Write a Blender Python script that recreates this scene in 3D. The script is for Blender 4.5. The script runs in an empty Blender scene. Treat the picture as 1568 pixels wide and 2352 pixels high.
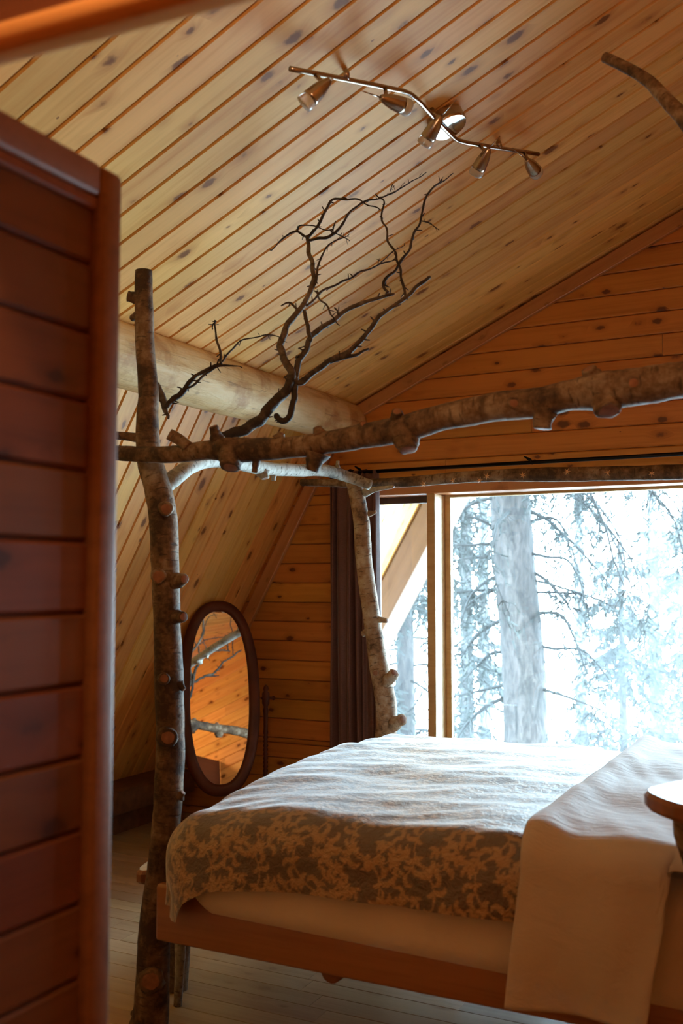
import bpy, bmesh, math, random
import numpy as np
from mathutils import Vector, Matrix, noise

# ------------------------------------------------------------------ camera, world, light
SC = bpy.context.scene
COL = SC.collection
random.seed(7)
FPX = 35 / 36 * 2352
YAW, PIT, EYE = math.radians(27), math.atan(159 / FPX), 1.5
cam_d = bpy.data.cameras.new('camera')
cam_d.sensor_fit = 'VERTICAL'; cam_d.sensor_height = 36; cam_d.sensor_width = 24; cam_d.lens = 35
cam_d.clip_start = 0.02; cam_d.clip_end = 300
cam_d.dof.use_dof = True; cam_d.dof.focus_distance = 4.4; cam_d.dof.aperture_fstop = 2.8
cam = bpy.data.objects.new('camera', cam_d); COL.objects.link(cam)
cam.location = (0, 0, EYE); cam.rotation_euler = (math.pi / 2 + PIT, 0, YAW)
SC.camera = cam

world = bpy.data.worlds.new('hazy_sky'); SC.world = world; world.use_nodes = True
bg = world.node_tree.nodes['Background']
bg.inputs[0].default_value = (0.57, 0.82, 1.0, 1); bg.inputs[1].default_value = 42.0
SC.view_settings.view_transform = 'Standard'; SC.view_settings.look = 'None'
SC.view_settings.exposure = 0.0; SC.view_settings.gamma = 1.0; SC.view_settings.use_curve_mapping = False
SC.cycles.max_bounces = 9; SC.cycles.diffuse_bounces = 6; SC.cycles.glossy_bounces = 4; SC.cycles.volume_bounces = 0; SC.cycles.transparent_max_bounces = 16; SC.cycles.adaptive_threshold = 0.025

D = 5.4                                   # inner face of the window wall
WX0, WX1, WZ0, WZ1 = -2.60, 0.05, 0.50, 2.03   # window opening
por_d = bpy.data.lights.new('window_portal', 'AREA'); por_d.shape = 'RECTANGLE'
por_d.size = WX1 - WX0; por_d.size_y = WZ1 - WZ0; por_d.cycles.is_portal = True
por = bpy.data.objects.new('window_portal', por_d); COL.objects.link(por)
por.location = ((WX0 + WX1) / 2, D + 0.24, (WZ0 + WZ1) / 2); por.rotation_euler = (-math.pi / 2, 0, 0)

# ------------------------------------------------------------------ survey helpers: sight lines measured on the photograph
_F = Vector((-math.sin(YAW) * math.cos(PIT), math.cos(YAW) * math.cos(PIT), math.sin(PIT)))
_R = Vector((math.cos(YAW), math.sin(YAW), 0)); _U = _R.cross(_F); _C = Vector((0, 0, EYE))
def ray(x, y): return _F + _R * ((x - 784) / FPX) - _U * ((y - 1176) / FPX)
def PY(x, y, Y): d = ray(x, y); return _C + d * (Y / d.y)
def PX(x, y, X): d = ray(x, y); return _C + d * (X / d.x)
def PZ(x, y, Z): d = ray(x, y); return _C + d * ((Z - EYE) / d.z)
def PP(x, y, p, n): d = ray(x, y); return _C + d * ((Vector(p) - _C).dot(n) / d.dot(n))
def dep(p): return (Vector(p) - _C).dot(_F)

# ------------------------------------------------------------------ object helpers
def put(o, parent=None, loc=None, rot=None):
    COL.objects.link(o)
    if parent is not None: o.parent = parent
    if loc is not None: o.location = loc
    if rot is not None: o.rotation_euler = rot
    return o
def tag(o, label, cat, group=None, kind=None):
    o['label'] = label; o['category'] = cat
    if group: o['group'] = group
    if kind: o['kind'] = kind
    return o
def empty(name, loc=(0, 0, 0), rot=(0, 0, 0)):
    o = bpy.data.objects.new(name, None); return put(o, None, loc, rot)
def mesh_obj(name, verts, faces, mat, parent=None, smooth=False, loc=None, rot=None, midx=None):
    me = bpy.data.meshes.new(name)
    me.from_pydata([tuple(v) for v in verts], [], faces)
    for m in (mat if isinstance(mat, (list, tuple)) else [mat]): me.materials.append(m)
    if midx is not None: me.polygons.foreach_set('material_index', midx)
    if smooth: me.polygons.foreach_set('use_smooth', [True] * len(me.polygons))
    me.update()
    return put(bpy.data.objects.new(name, me), parent, loc, rot)
def structure(o, label=None, cat=None):
    o['kind'] = 'structure'
    if label: o['label'] = label; o['category'] = cat
    return o
def box_vf(x0, x1, y0, y1, z0, z1):
    v = [(x, y, z) for z in (z0, z1) for y in (y0, y1) for x in (x0, x1)]
    return v, [(0, 2, 3, 1), (4, 5, 7, 6), (0, 1, 5, 4), (2, 6, 7, 3), (0, 4, 6, 2), (1, 3, 7, 5)]
def box(name, x0, x1, y0, y1, z0, z1, mat, parent=None, bev=0.0, seg=2, **kw):
    v, f = box_vf(x0, x1, y0, y1, z0, z1)
    o = mesh_obj(name, v, f, mat, parent, **kw)
    if bev > 0: bevel(o, bev, seg)
    return o
def bevel(o, w, seg=2):
    bm = bmesh.new(); bm.from_mesh(o.data)
    bmesh.ops.bevel(bm, geom=bm.edges[:], offset=w, segments=seg, affect='EDGES', profile=0.5)
    for f in bm.faces: f.smooth = seg > 1
    bm.to_mesh(o.data); bm.free()

def catmull(pts, n):
    """pts: list of tuples (x,y,z,r). returns resampled list, about n per span"""
    P = [np.array(p, float) for p in pts]
    P = [2 * P[0] - P[1]] + P + [2 * P[-1] - P[-2]]
    out = []
    for i in range(1, len(P) - 2):
        a, b, c, d = P[i - 1:i + 3]
        for k in range(n):
            t = k / n
            q = 0.5 * (2 * b + (c - a) * t + (2 * a - 5 * b + 4 * c - d) * t * t + (3 * b - a - 3 * c + d) * t ** 3)
            q[3] = b[3] + (c[3] - b[3]) * t
            out.append(q)
    out.append(P[-2]); return out
def tube_data(pts, sides=12, per=6, rough=0.0, seed=0, tip=False, freq=3.0, wob=0.0, wfreq=14.0):
    """rings along a smoothed path; returns verts, faces, midx, uvs"""
    S = catmull(pts, per) if per > 1 else [np.array(p, float) for p in pts]
    V, Fc, M, UV = [], [], [], []
    if wob:
        for i in range(1, len(S) - 1):
            q = noise.noise_vector(Vector(S[i][:3]) * wfreq + Vector((seed, seed * 2.3, 0))) * wob
            S[i] = np.array([S[i][0] + q.x, S[i][1] + q.y, S[i][2] + q.z, S[i][3]])
    tan = [S[min(i + 1, len(S) - 1)][:3] - S[max(i - 1, 0)][:3] for i in range(len(S))]
    t0 = Vector(tan[0]).normalized()
    nrm = t0.orthogonal().normalized(); prev = t0; dist = 0.0
    so = Vector((seed * 3.17, seed * 1.73, seed * 7.1)); dl = []
    for i, s in enumerate(S):
        t = Vector(tan[i]).normalized()
        if t.length < 1e-6: t = prev
        nrm = (nrm - t * nrm.dot(t)).normalized(); bn = t.cross(nrm)
        if i: dist += float(np.linalg.norm(s[:3] - S[i - 1][:3]))
        dl.append(dist); c = Vector(s[:3])
        for k in range(sides):
            a = 2 * math.pi * k / sides
            d = nrm * math.cos(a) + bn * math.sin(a)
            r = float(s[3])
            if rough:
                q = c + d * r
                r *= 1 + rough * (noise.noise(q * freq * 2 + so) * 0.8 + noise.noise(q * freq * 7 + so) * 0.45)
            V.append(c + d * r)
        prev = t
    n = len(S)
    for i in range(n - 1):
        for k in range(sides):
            k2 = (k + 1) % sides
            Fc.append((i * sides + k, i * sides + k2, (i + 1) * sides + k2, (i + 1) * sides + k)); M.append(0)
            u0, u1 = k / sides, (k + 1) / sides
            UV += [(u0, dl[i]), (u1, dl[i]), (u1, dl[i + 1]), (u0, dl[i + 1])]
    for e, flip in ((0, True), (n - 1, False)):
        ring = [e * sides + k for k in range(sides)]
        Fc.append(tuple(reversed(ring)) if flip else tuple(ring)); M.append(0 if tip else 1)
        UV += [(0, dl[e])] * sides
    return V, Fc, M, UV
def tube(name, pts, mats, parent=None, sides=12, per=6, rough=0.0, seed=0, tip=False, freq=3.0, smooth=True):
    V, Fc, M, UV = tube_data(pts, sides, per, rough, seed, tip, freq)
    mats = mats if isinstance(mats, (list, tuple)) else [mats, mats]
    o = mesh_obj(name, V, Fc, mats, parent, smooth=smooth, midx=M)
    uv = o.data.uv_layers.new(name='uv'); uv.data.foreach_set('uv', [c for p in UV for c in p])
    return o
def tubes(name, paths, mats, parent=None, **kw):
    V, Fc, M, UV = [], [], [], []
    for i, p in enumerate(paths):
        v, f, m, u = tube_data(p, seed=i, **kw); b = len(V)
        V += v; Fc += [tuple(b + j for j in q) for q in f]; M += m; UV += u
    mats = mats if isinstance(mats, (list, tuple)) else [mats, mats]
    o = mesh_obj(name, V, Fc, mats, parent, smooth=True, midx=M)
    uv = o.data.uv_layers.new(name='uv'); uv.data.foreach_set('uv', [c for p in UV for c in p])
    return o
def lathe(name, prof, mat, parent=None, sides=20, loc=None, rot=None, smooth=True):
    """prof: list of (r, z)"""
    V, Fc = [], []
    for r, z in prof:
        for k in range(sides):
            a = 2 * math.pi * k / sides; V.append((r * math.cos(a), r * math.sin(a), z))
    for i in range(len(prof) - 1):
        for k in range(sides):
            k2 = (k + 1) % sides
            Fc.append((i * sides + k, i * sides + k2, (i + 1) * sides + k2, (i + 1) * sides + k))
    Fc.append(tuple(range(sides - 1, -1, -1))); Fc.append(tuple(range((len(prof) - 1) * sides, len(prof) * sides)))
    return mesh_obj(name, V, Fc, mat, parent, smooth=smooth, loc=loc, rot=rot)

# ------------------------------------------------------------------ materials
class NT:
    def __init__(s, name):
        s.m = bpy.data.materials.new(name); s.m.use_nodes = True
        s.t = s.m.node_tree; s.b = s.t.nodes['Principled BSDF']; s.out = s.t.nodes['Material Output']
    def n(s, typ, **kw):
        nd = s.t.nodes.new(typ)
        for k, v in kw.items(): setattr(nd, k, v)
        return nd
    def l(s, a, b): s.t.links.new(a, b)
    def setp(s, **kw):
        for k, v in kw.items(): s.b.inputs[k.replace('_', ' ')].default_value = v
    def math(s, op, a, b=None, c=None):
        nd = s.n('ShaderNodeMath', operation=op)
        for i, v in enumerate((a, b, c)):
            if v is None: continue
            if isinstance(v, (int, float)): nd.inputs[i].default_value = v
            else: s.l(v, nd.inputs[i])
        return nd.outputs[0]
    def mix(s, fac, a, b, blend='MIX'):
        nd = s.n('ShaderNodeMix', data_type='RGBA', blend_type=blend)
        for i, v in ((0, fac), (6, a), (7, b)):
            if isinstance(v, (int, float)): nd.inputs[i].default_value = v
            elif isinstance(v, tuple): nd.inputs[i].default_value = (*v, 1) if len(v) == 3 else v
            else: s.l(v, nd.inputs[i])
        return nd.outputs[2]
    def ramp(s, fac, stops):
        nd = s.n('ShaderNodeValToRGB'); e = nd.color_ramp.elements
        while len(e) < len(stops): e.new(0.5)
        for k, (p, c) in enumerate(stops):
            e[k].position = p; e[k].color = (*c, 1) if isinstance(c, tuple) else (c, c, c, 1)
        s.l(fac, nd.inputs[0]); return nd.outputs[0]
    def mapping(s, vec, scale, loc=None):
        nd = s.n('ShaderNodeMapping'); nd.inputs['Scale'].default_value = scale
        s.l(vec, nd.inputs['Vector'])
        if loc is not None: s.l(loc, nd.inputs['Location'])
        return nd.outputs[0]
    def noise(s, vec, scale, detail=3, rough=0.5, dist=0.0):
        nd = s.n('ShaderNodeTexNoise'); nd.inputs['Scale'].default_value = scale
        nd.inputs['Detail'].default_value = detail; nd.inputs['Roughness'].default_value = rough
        nd.inputs['Distortion'].default_value = dist
        if vec is not None: s.l(vec, nd.inputs['Vector'])
        return nd.outputs['Fac']
    def bump(s, h, strength, dist=0.01):
        nd = s.n('ShaderNodeBump'); nd.inputs['Strength'].default_value = strength
        nd.inputs['Distance'].default_value = dist; s.l(h, nd.inputs['Height'])
        s.l(nd.outputs[0], s.b.inputs['Normal'])

def wood(name, light, dark, knot, rough=0.35, spec=0.4, knots=1.0, vary=0.22, coat=0.0, kscale=1.0):
    """pine board: grain runs along the object's local x; every board draws its own piece of the tree"""
    w = NT(name)
    tc = w.n('ShaderNodeTexCoord').outputs['Object']; oi = w.n('ShaderNodeObjectInfo')
    rnd = oi.outputs['Random']
    off = w.n('ShaderNodeCombineXYZ')
    w.l(w.math('MULTIPLY', rnd, 91.7), off.inputs[0]); w.l(w.math('MULTIPLY', rnd, 37.3), off.inputs[1]); w.l(w.math('MULTIPLY', rnd, 13.1), off.inputs[2])
    add = w.n('ShaderNodeVectorMath', operation='ADD'); w.l(tc, add.inputs[0]); w.l(off.outputs[0], add.inputs[1])
    v = add.outputs[0]
    # knots: sparse cells stretched a little along the board
    vor = w.n('ShaderNodeTexVoronoi'); vor.inputs['Scale'].default_value = 1.0; vor.inputs['Randomness'].default_value = 1.0
    w.l(w.mapping(v, (7.0 * kscale, 13.0 * kscale, 3.0)), vor.inputs['Vector'])
    kd = vor.outputs['Distance']
    kr = w.math('MULTIPLY', vor.outputs['Color'], 1.0)
    size = w.math('MAXIMUM', w.math('MULTIPLY_ADD', kr, 0.56, -0.17), 0.0005)
    kd2 = w.math('ADD', kd, w.math('MULTIPLY_ADD', w.noise(v, 48, 3), 0.22, -0.11))
    inner = w.math('LESS_THAN', kd2, size)
    kn = w.n('ShaderNodeMapRange', interpolation_type='SMOOTHSTEP'); w.l(kd2, kn.inputs[0])
    w.l(w.math('MULTIPLY', size, 0.55), kn.inputs[1]); w.l(size, kn.inputs[2]); kn.inputs[3].default_value = 1; kn.inputs[4].default_value = 0
    halo = w.n('ShaderNodeMapRange', interpolation_type='SMOOTHSTEP'); w.l(kd, halo.inputs[0])
    halo.inputs[1].default_value = 0.0; w.l(w.math('MULTIPLY', size, 2.4), halo.inputs[2]); halo.inputs[3].default_value = 1; halo.inputs[4].default_value = 0
    wv = w.n('ShaderNodeVectorMath', operation='MULTIPLY_ADD')
    sc = w.n('ShaderNodeCombineXYZ'); w.l(w.math('MULTIPLY', halo.outputs[0], 0.0), sc.inputs[0]); w.l(w.math('MULTIPLY', halo.outputs[0], 0.03), sc.inputs[1])
    w.l(sc.outputs[0], wv.inputs[0]); wv.inputs[1].default_value = (1, 1, 1); w.l(v, wv.inputs[2])
    g1 = w.noise(w.mapping(wv.outputs[0], (0.9, 17, 17)), 1.6, 4, 0.55, 0.35)
    g2 = w.noise(w.mapping(wv.outputs[0], (2.2, 90, 90)), 1.0, 2, 0.6)
    big = w.noise(w.mapping(v, (0.7, 5, 5)), 1.0, 2)
    g = w.math('ADD', w.math('MULTIPLY', g1, 0.75), w.math('MULTIPLY', g2, 0.25))
    col = w.ramp(g, [(0.28, dark), (0.52, light), (0.75, tuple(min(1, c * 1.10) for c in light))])
    col = w.mix(w.math('MULTIPLY', w.math('SUBTRACT', big, 0.35), 0.55), col, tuple(c * f for c, f in zip(dark, (0.95, 0.9, 0.85))))
    val = w.n('ShaderNodeHueSaturation'); w.l(col, val.inputs['Color'])
    rr = w.math('FRACT', w.math('MULTIPLY', rnd, 17.31))
    w.l(w.math('MULTIPLY_ADD', rr, vary, 1 - vary * 0.55), val.inputs['Value'])
    w.l(w.math('MULTIPLY_ADD', rnd, 0.016, 0.492), val.inputs['Hue'])
    col = val.outputs[0]
    if knots > 0:
        col = w.mix(w.math('MULTIPLY', halo.outputs[0], 0.6 * knots), col, tuple(c * f for c, f in zip(dark, (0.66, 0.5, 0.36))))
        col = w.mix(w.math('MULTIPLY', kn.outputs[0], 0.92 * knots), col, knot)
    w.l(col, w.b.inputs['Base Color'])
    w.setp(Roughness=rough, Specular_IOR_Level=spec, Coat_Weight=coat, Coat_Roughness=0.18)
    w.bump(g, 0.12, 0.004)
    return w.m
def plain(name, c, rough=0.5, metal=0.0, spec=0.5, var=0.0, scale=20, **kw):
    w = NT(name)
    if var:
        tc = w.n('ShaderNodeTexCoord').outputs['Object']
        nz = w.noise(tc, scale, 4)
        w.l(w.ramp(nz, [(0.3, tuple(x * (1 - var) for x in c)), (0.7, tuple(min(1, x * (1 + var)) for x in c))]), w.b.inputs['Base Color'])
        w.bump(nz, 0.15, 0.003)
    else: w.setp(Base_Color=(*c, 1))
    w.setp(Roughness=rough, Metallic=metal, Specular_IOR_Level=spec)
    for k, v in kw.items(): w.b.inputs[k.replace('_', ' ')].default_value = v
    return w.m
def bark(name, brown, pale, dark, palefrac=0.5, lent=1.0):
    w = NT(name)
    tc = w.n('ShaderNodeTexCoord').outputs['Object']
    uv = w.n('ShaderNodeUVMap').outputs[0]
    n1 = w.noise(tc, 9, 5, 0.65); n2 = w.noise(tc, 45, 4, 0.6)
    n3 = w.noise(tc, 2.3, 3, 0.6)
    f = w.math('ADD', w.math('MULTIPLY', n1, 0.55), w.math('ADD', w.math('MULTIPLY', n2, 0.25), w.math('MULTIPLY', n3, 0.35)))
    lo = 0.80 - 0.45 * palefrac
    col = w.ramp(f, [(lo - 0.10, dark), (lo, brown), (lo + 0.12, pale)])
    # horizontal lenticels
    ln = w.noise(w.mapping(uv, (5, 90, 1)), 1.0, 2, 0.5, 0.2)
    lm = w.ramp(ln, [(0.60, 0.0), (0.68, 1.0)])
    col = w.mix(w.math('MULTIPLY', lm, 0.7 * lent), col, dark)
    ring = w.noise(w.mapping(uv, (1.2, 16, 1)), 1.0, 3, 0.6)
    col = w.mix(w.ramp(ring, [(0.62, 0.0), (0.72, 0.75)]), col, dark)
    w.l(col, w.b.inputs['Base Color'])
    w.setp(Roughness=0.72, Specular_IOR_Level=0.3)
    h = w.math('SUBTRACT', w.math('ADD', w.math('MULTIPLY', n2, 0.6), w.math('MULTIPLY', n1, 0.6)), w.math('MULTIPLY', lm, 0.3))
    w.bump(h, 0.7, 0.008)
    return w.m

M_CEIL = wood('ceiling_pine', (0.80, 0.455, 0.145), (0.66, 0.31, 0.072), (0.20, 0.068, 0.014), rough=0.5, spec=0.2)
M_SLOPE = wood('slope_pine', (0.80, 0.41, 0.11), (0.66, 0.285, 0.056), (0.20, 0.062, 0.010), rough=0.5, spec=0.2)
M_GABLE_SHADE = wood('gable_pine_shaded', (0.58, 0.222, 0.042), (0.44, 0.148, 0.022), (0.13, 0.035, 0.01), rough=0.38, spec=0.4)  # pine of the ceiling, with the wall's shade put in as darker, deeper orange
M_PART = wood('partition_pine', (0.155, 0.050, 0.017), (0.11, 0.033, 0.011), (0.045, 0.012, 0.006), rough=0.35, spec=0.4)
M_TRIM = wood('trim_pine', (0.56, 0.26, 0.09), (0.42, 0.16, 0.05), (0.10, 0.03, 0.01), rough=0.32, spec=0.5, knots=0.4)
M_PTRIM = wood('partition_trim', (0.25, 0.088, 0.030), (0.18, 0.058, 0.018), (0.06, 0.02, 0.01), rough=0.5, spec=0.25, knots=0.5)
M_BARGE = wood('weathered_beam', (0.10, 0.055, 0.036), (0.07, 0.036, 0.022), (0.03, 0.015, 0.01), rough=0.6, spec=0.3, knots=0.5)
M_WIN = wood('window_wood', (0.62, 0.40, 0.18), (0.5, 0.28, 0.10), (0.3, 0.15, 0.05), rough=0.35, knots=0.0)
M_GROOVE = plain('groove_varnish', (0.075, 0.024, 0.008), 0.6)
M_HEAD = wood('header_varnish', (0.74, 0.32, 0.09), (0.62, 0.24, 0.06), (0.1, 0.03, 0.01), rough=0.22, spec=0.6, knots=0.2, coat=0.6)
M_FLOOR = wood('floor_oak', (0.50, 0.36, 0.21), (0.38, 0.25, 0.13), (0.2, 0.11, 0.05), rough=0.28, spec=0.5, knots=0.35, vary=0.3)
M_BARK = bark('dark_bark', (0.19, 0.115, 0.065), (0.37, 0.29, 0.21), (0.06, 0.035, 0.022), 0.46)
M_BIRCH = bark('pale_birch_bark', (0.25, 0.215, 0.165), (0.50, 0.485, 0.43), (0.06, 0.045, 0.03), 0.66)
M_BRANCH = bark('branch_bark', (0.12, 0.085, 0.06), (0.24, 0.20, 0.155), (0.04, 0.027, 0.02), 0.36, 0.6)
M_FARB = bark('post_birch_bark', (0.33, 0.215, 0.13), (0.50, 0.44, 0.36), (0.07, 0.045, 0.03), 0.55)
M_TWIG = bark('twig_bark', (0.085, 0.058, 0.04), (0.15, 0.12, 0.09), (0.03, 0.02, 0.015), 0.3, 0.4)
M_CUT = plain('cut_wood', (0.27, 0.115, 0.058), 0.6, var=0.3, scale=40)
M_RAIL = wood('bed_rail_wood', (0.36, 0.15, 0.055), (0.25, 0.09, 0.03), (0.06, 0.02, 0.01), rough=0.3, spec=0.5, knots=0.5)
M_SLAB = wood('slab_wood', (0.66, 0.52, 0.33), (0.5, 0.35, 0.19), (0.2, 0.1, 0.05), rough=0.25, spec=0.5, knots=0.4, coat=0.3)
M_EDGE = plain('slab_edge', (0.30, 0.12, 0.045), 0.5, var=0.3, scale=14)
M_DARKFRAME = plain('mahogany', (0.085, 0.018, 0.008), 0.42, spec=0.3, var=0.35, scale=7)
M_MIRROR = plain('silvered_glass', (0.93, 0.93, 0.92), 0.0, 1.0)
M_BLACK = plain('black_metal', (0.015, 0.014, 0.014), 0.3, 0.9)
M_STEEL = plain('brushed_nickel', (0.42, 0.33, 0.27), 0.22, 1.0)
M_CHROME = plain('polished_plate', (0.80, 0.80, 0.76), 0.09, 1.0)
M_SEAL = plain('dark_sash', (0.06, 0.03, 0.018), 0.45, var=0.3)
M_LEDGE = plain('ledge_brown', (0.16, 0.075, 0.04), 0.5, var=0.3)

def glass_mat():
    w = NT('window_glass'); t = w.t
    tr = w.n('ShaderNodeBsdfTransparent'); gl = w.n('ShaderNodeBsdfGlossy'); gl.inputs['Roughness'].default_value = 0.0
    fr = w.n('ShaderNodeFresnel'); fr.inputs[0].default_value = 1.45
    mx = w.n('ShaderNodeMixShader'); tr.inputs[0].default_value = (0.97, 0.985, 0.98, 1)
    w.l(fr.outputs[0], mx.inputs[0]); w.l(tr.outputs[0], mx.inputs[1]); w.l(gl.outputs[0], mx.inputs[2])
    w.l(mx.outputs[0], w.out.inputs[0]); return w.m
M_GLASS = glass_mat()
M_BULB = plain('bulb_glass', (0.85, 0.8, 0.75), 0.15, 0.0, 0.6, Transmission_Weight=0.6)

# ------------------------------------------------------------------ boards
PITCH = 0.12
KX, KZ = -2.805, 2.498            # knee line of the gambrel
S1, S2 = 0.464, 1.785             # upper and lower slopes
RX = 0.42                         # face of the wall behind the headboard
YB = -0.7                         # back wall
def roof_z(x):
    return KZ + (x - KX) * (S1 if x >= KX else S2)
def roof_x(z):
    return KX + (z - KZ) / (S1 if z >= KZ else S2)

_bcache = {}
def board_mesh(L, wdt, t, mat, ch=0.006, gap=0.0045):
    key = (round(L, 3), round(wdt, 4), t, mat.name, ch)
    if key in _bcache: return _bcache[key]
    a, b = gap / 2, wdt - gap / 2
    prof = [(a, -t), (a, -ch), (a + ch, 0), (b - ch, 0), (b, -ch), (b, -t)]
    V = [(0, y, z) for y, z in prof] + [(L, y, z) for y, z in prof]
    n = 6
    Fc = [(i, i + n, (i + 1) % n + n, (i + 1) % n) for i in range(n)]
    Fc += [tuple(range(n)), tuple(range(2 * n - 1, n - 1, -1))]
    me = bpy.data.meshes.new('board'); me.from_pydata(V, [], Fc); me.materials.append(mat)
    bm = bmesh.new(); bm.from_mesh(me); bmesh.ops.recalc_face_normals(bm, faces=bm.faces[:]); bm.to_mesh(me); bm.free()
    _bcache[key] = me; return me
def clip_board(x0a, x0b, x1a, x1b, h, t, mat, ch=0.006, gap=0.003, name='board'):
    """board in local (x along, y up 0..h, z proud), slanted ends: x at y=0 (a) and y=h (b)"""
    a, b = gap / 2, h - gap / 2
    prof = [(a, -t), (a, -ch), (a + ch, 0), (b - ch, 0), (b, -ch), (b, -t)]
    V = [(x0a + (x0b - x0a) * y / h, y, z) for y, z in prof] + [(x1a + (x1b - x1a) * y / h, y, z) for y, z in prof]
    n = 6
    Fc = [(i, i + n, (i + 1) % n + n, (i + 1) % n) for i in range(n)]
    Fc += [tuple(range(n)), tuple(range(2 * n - 1, n - 1, -1))]
    me = bpy.data.meshes.new(name); me.from_pydata(V, [], Fc); me.materials.append(mat)
    bm = bmesh.new(); bm.from_mesh(me); bmesh.ops.recalc_face_normals(bm, faces=bm.faces[:]); bm.to_mesh(me); bm.free()
    return me

# ------------------------------------------------------------------ ceiling (upper slope) and steep left wall (lower slope)
def slope_structure(name, origin, xdir, length, y0, y1, mat, pitch, phase, label, cat):
    """local x runs up the slope, local y along world -Y.. so that local z faces the room"""
    xd = Vector(xdir).normalized(); yd = Vector((0, -1, 0)); zd = xd.cross(yd)
    if zd.z > 0: yd = Vector((0, 1, 0)); zd = xd.cross(yd)
    mat4 = Matrix((xd, yd, zd)).transposed().to_4x4(); mat4.translation = Vector(origin)
    T = 0.018
    lo, hi = (min(y0 * yd.y, y1 * yd.y), max(y0 * yd.y, y1 * yd.y))
    v, f = box_vf(-0.12, length + 0.12, lo, hi, -0.16, -0.011)
    root = mesh_obj(name, v, f, M_GROOVE); root.matrix_world = mat4; structure(root, label, cat)
    k0 = math.floor((lo - phase) / pitch)
    y = phase + k0 * pitch
    me = board_mesh(length + 0.06, pitch, T, mat)
    while y < hi:
        if y + pitch > lo:
            o = bpy.data.objects.new('board', me); put(o, root, (-0.03, y, 0))
        y += pitch
    return root
ridge_x = RX + 0.12
Lup = math.hypot(ridge_x - KX, S1 * (ridge_x - KX))
eave_x = -4.23
Llow = math.hypot(KX - eave_x, S2 * (KX - eave_x))
OUT = 7.62                        # roof runs on outside as an overhang
up_dir = (1, 0, S1); low_dir = (1, 0, S2)
slope_structure('ceiling', (KX, 0, KZ), up_dir, Lup, YB - 0.1, OUT, M_CEIL, 0.1213, -2.789, 'sloping ceiling of pale knotty pine boards running up to the ridge', 'ceiling')
slope_structure('wall_left', (eave_x, 0, roof_z(eave_x)), low_dir, Llow, YB - 0.1, OUT, M_SLOPE, 0.1165, -3.987, 'steep slanted pine board wall below the log purlin', 'wall')

# ------------------------------------------------------------------ gable wall with the window
def gable(name, y, face, zlo, mat, window, label):
    """vertical wall of horizontal boards at plane y; face=-1 faces -Y (the camera)"""
    xmaxw = RX + 0.1
    # backing with window hole, built as strips
    V, Fc = [], []
    def prism(poly, ya, yb):
        b = len(V); n = len(poly)
        for yy in (ya, yb): V.extend((px, yy, pz) for px, pz in poly)
        Fc.append(tuple(b + i for i in range(n))); Fc.append(tuple(b + n + i for i in range(n - 1, -1, -1)))
        for i in range(n): Fc.append((b + i, b + n + i, b + n + (i + 1) % n, b + (i + 1) % n))
    ya, yb = (y + 0.012, y + 0.20) if face < 0 else (y - 0.20, y - 0.012)
    e = 0.06
    if window:
        prism([(roof_x(0) - e, 0), (WX0, 0), (WX0, roof_z(WX0) + e), (KX, KZ + e)], ya, yb)
        prism([(WX0, 0), (WX1, 0), (WX1, WZ0), (WX0, WZ0)], ya, yb)
        prism([(WX0, WZ1), (WX1, WZ1), (WX1, roof_z(WX1) + e), (WX0, roof_z(WX0) + e)], ya, yb)
        prism([(WX1, 0), (xmaxw, 0), (xmaxw, roof_z(xmaxw) + e), (WX1, roof_z(WX1) + e)], ya, yb)
    else:
        prism([(roof_x(0) - e, 0), (xmaxw, 0), (xmaxw, roof_z(xmaxw) + e), (KX, KZ + e)], ya, yb)
    root = mesh_obj(name, V, Fc, M_GROOVE); structure(root, label, 'wall')
    rng = random.Random(3 if window else 5)
    z = zlo
    while z < roof_z(xmaxw):
        z0, z1 = max(z, 0.0), z + PITCH
        bands = [(z0, z1)]
        if window:
            for cut in (WZ0, WZ1):
                nb = []
                for a, b in bands:
                    if a + 0.008 < cut < b - 0.008: nb += [(a, cut), (cut, b)]
                    else: nb.append((a, b))
                bands = nb
        for a, b in bands:
            la, lb = roof_x(a), roof_x(min(b, roof_z(xmaxw)))
            spans = [((la, lb), (xmaxw, xmaxw))]
            mid = (a + b) / 2
            if window and WZ0 < mid < WZ1: spans = [((la, lb), (WX0, WX0)), ((WX1, WX1), (xmaxw, xmaxw))]
            pieces = []
            for (xa, xb), (ea, eb) in spans:
                L = ea - max(xa, xb)
                if L > 1.6:
                    c = max(xa, xb) + L * rng.uniform(0.25, 0.75)
                    pieces += [(xa, xb, c - 0.001, c - 0.001), (c + 0.001, c + 0.001, ea, eb)]
                else: pieces.append((xa, xb, ea, eb))
            for xa, xb, ea, eb in pieces:
                if face < 0:
                    me = clip_board(xa, xb, ea, eb, b - a, 0.018, mat)
                    o = bpy.data.objects.new('board', me); put(o, root, (0, y, a), (math.pi / 2, 0, 0))
                else:
                    me = clip_board(-xa, -xb, -ea, -eb, b - a, 0.018, mat)
                    o = bpy.data.objects.new('board', me); put(o, root, (0, y, a), (math.pi / 2, 0, math.pi))
        z += PITCH
    return root
gable('wall_window', D, -1, 1.850 - 16 * PITCH, M_GABLE_SHADE, True, 'knotty pine gable wall of horizontal boards around the picture window')
gable('wall_back', YB, 1, -0.07, M_GABLE_SHADE, False, 'pine board wall behind the camera')

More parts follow.
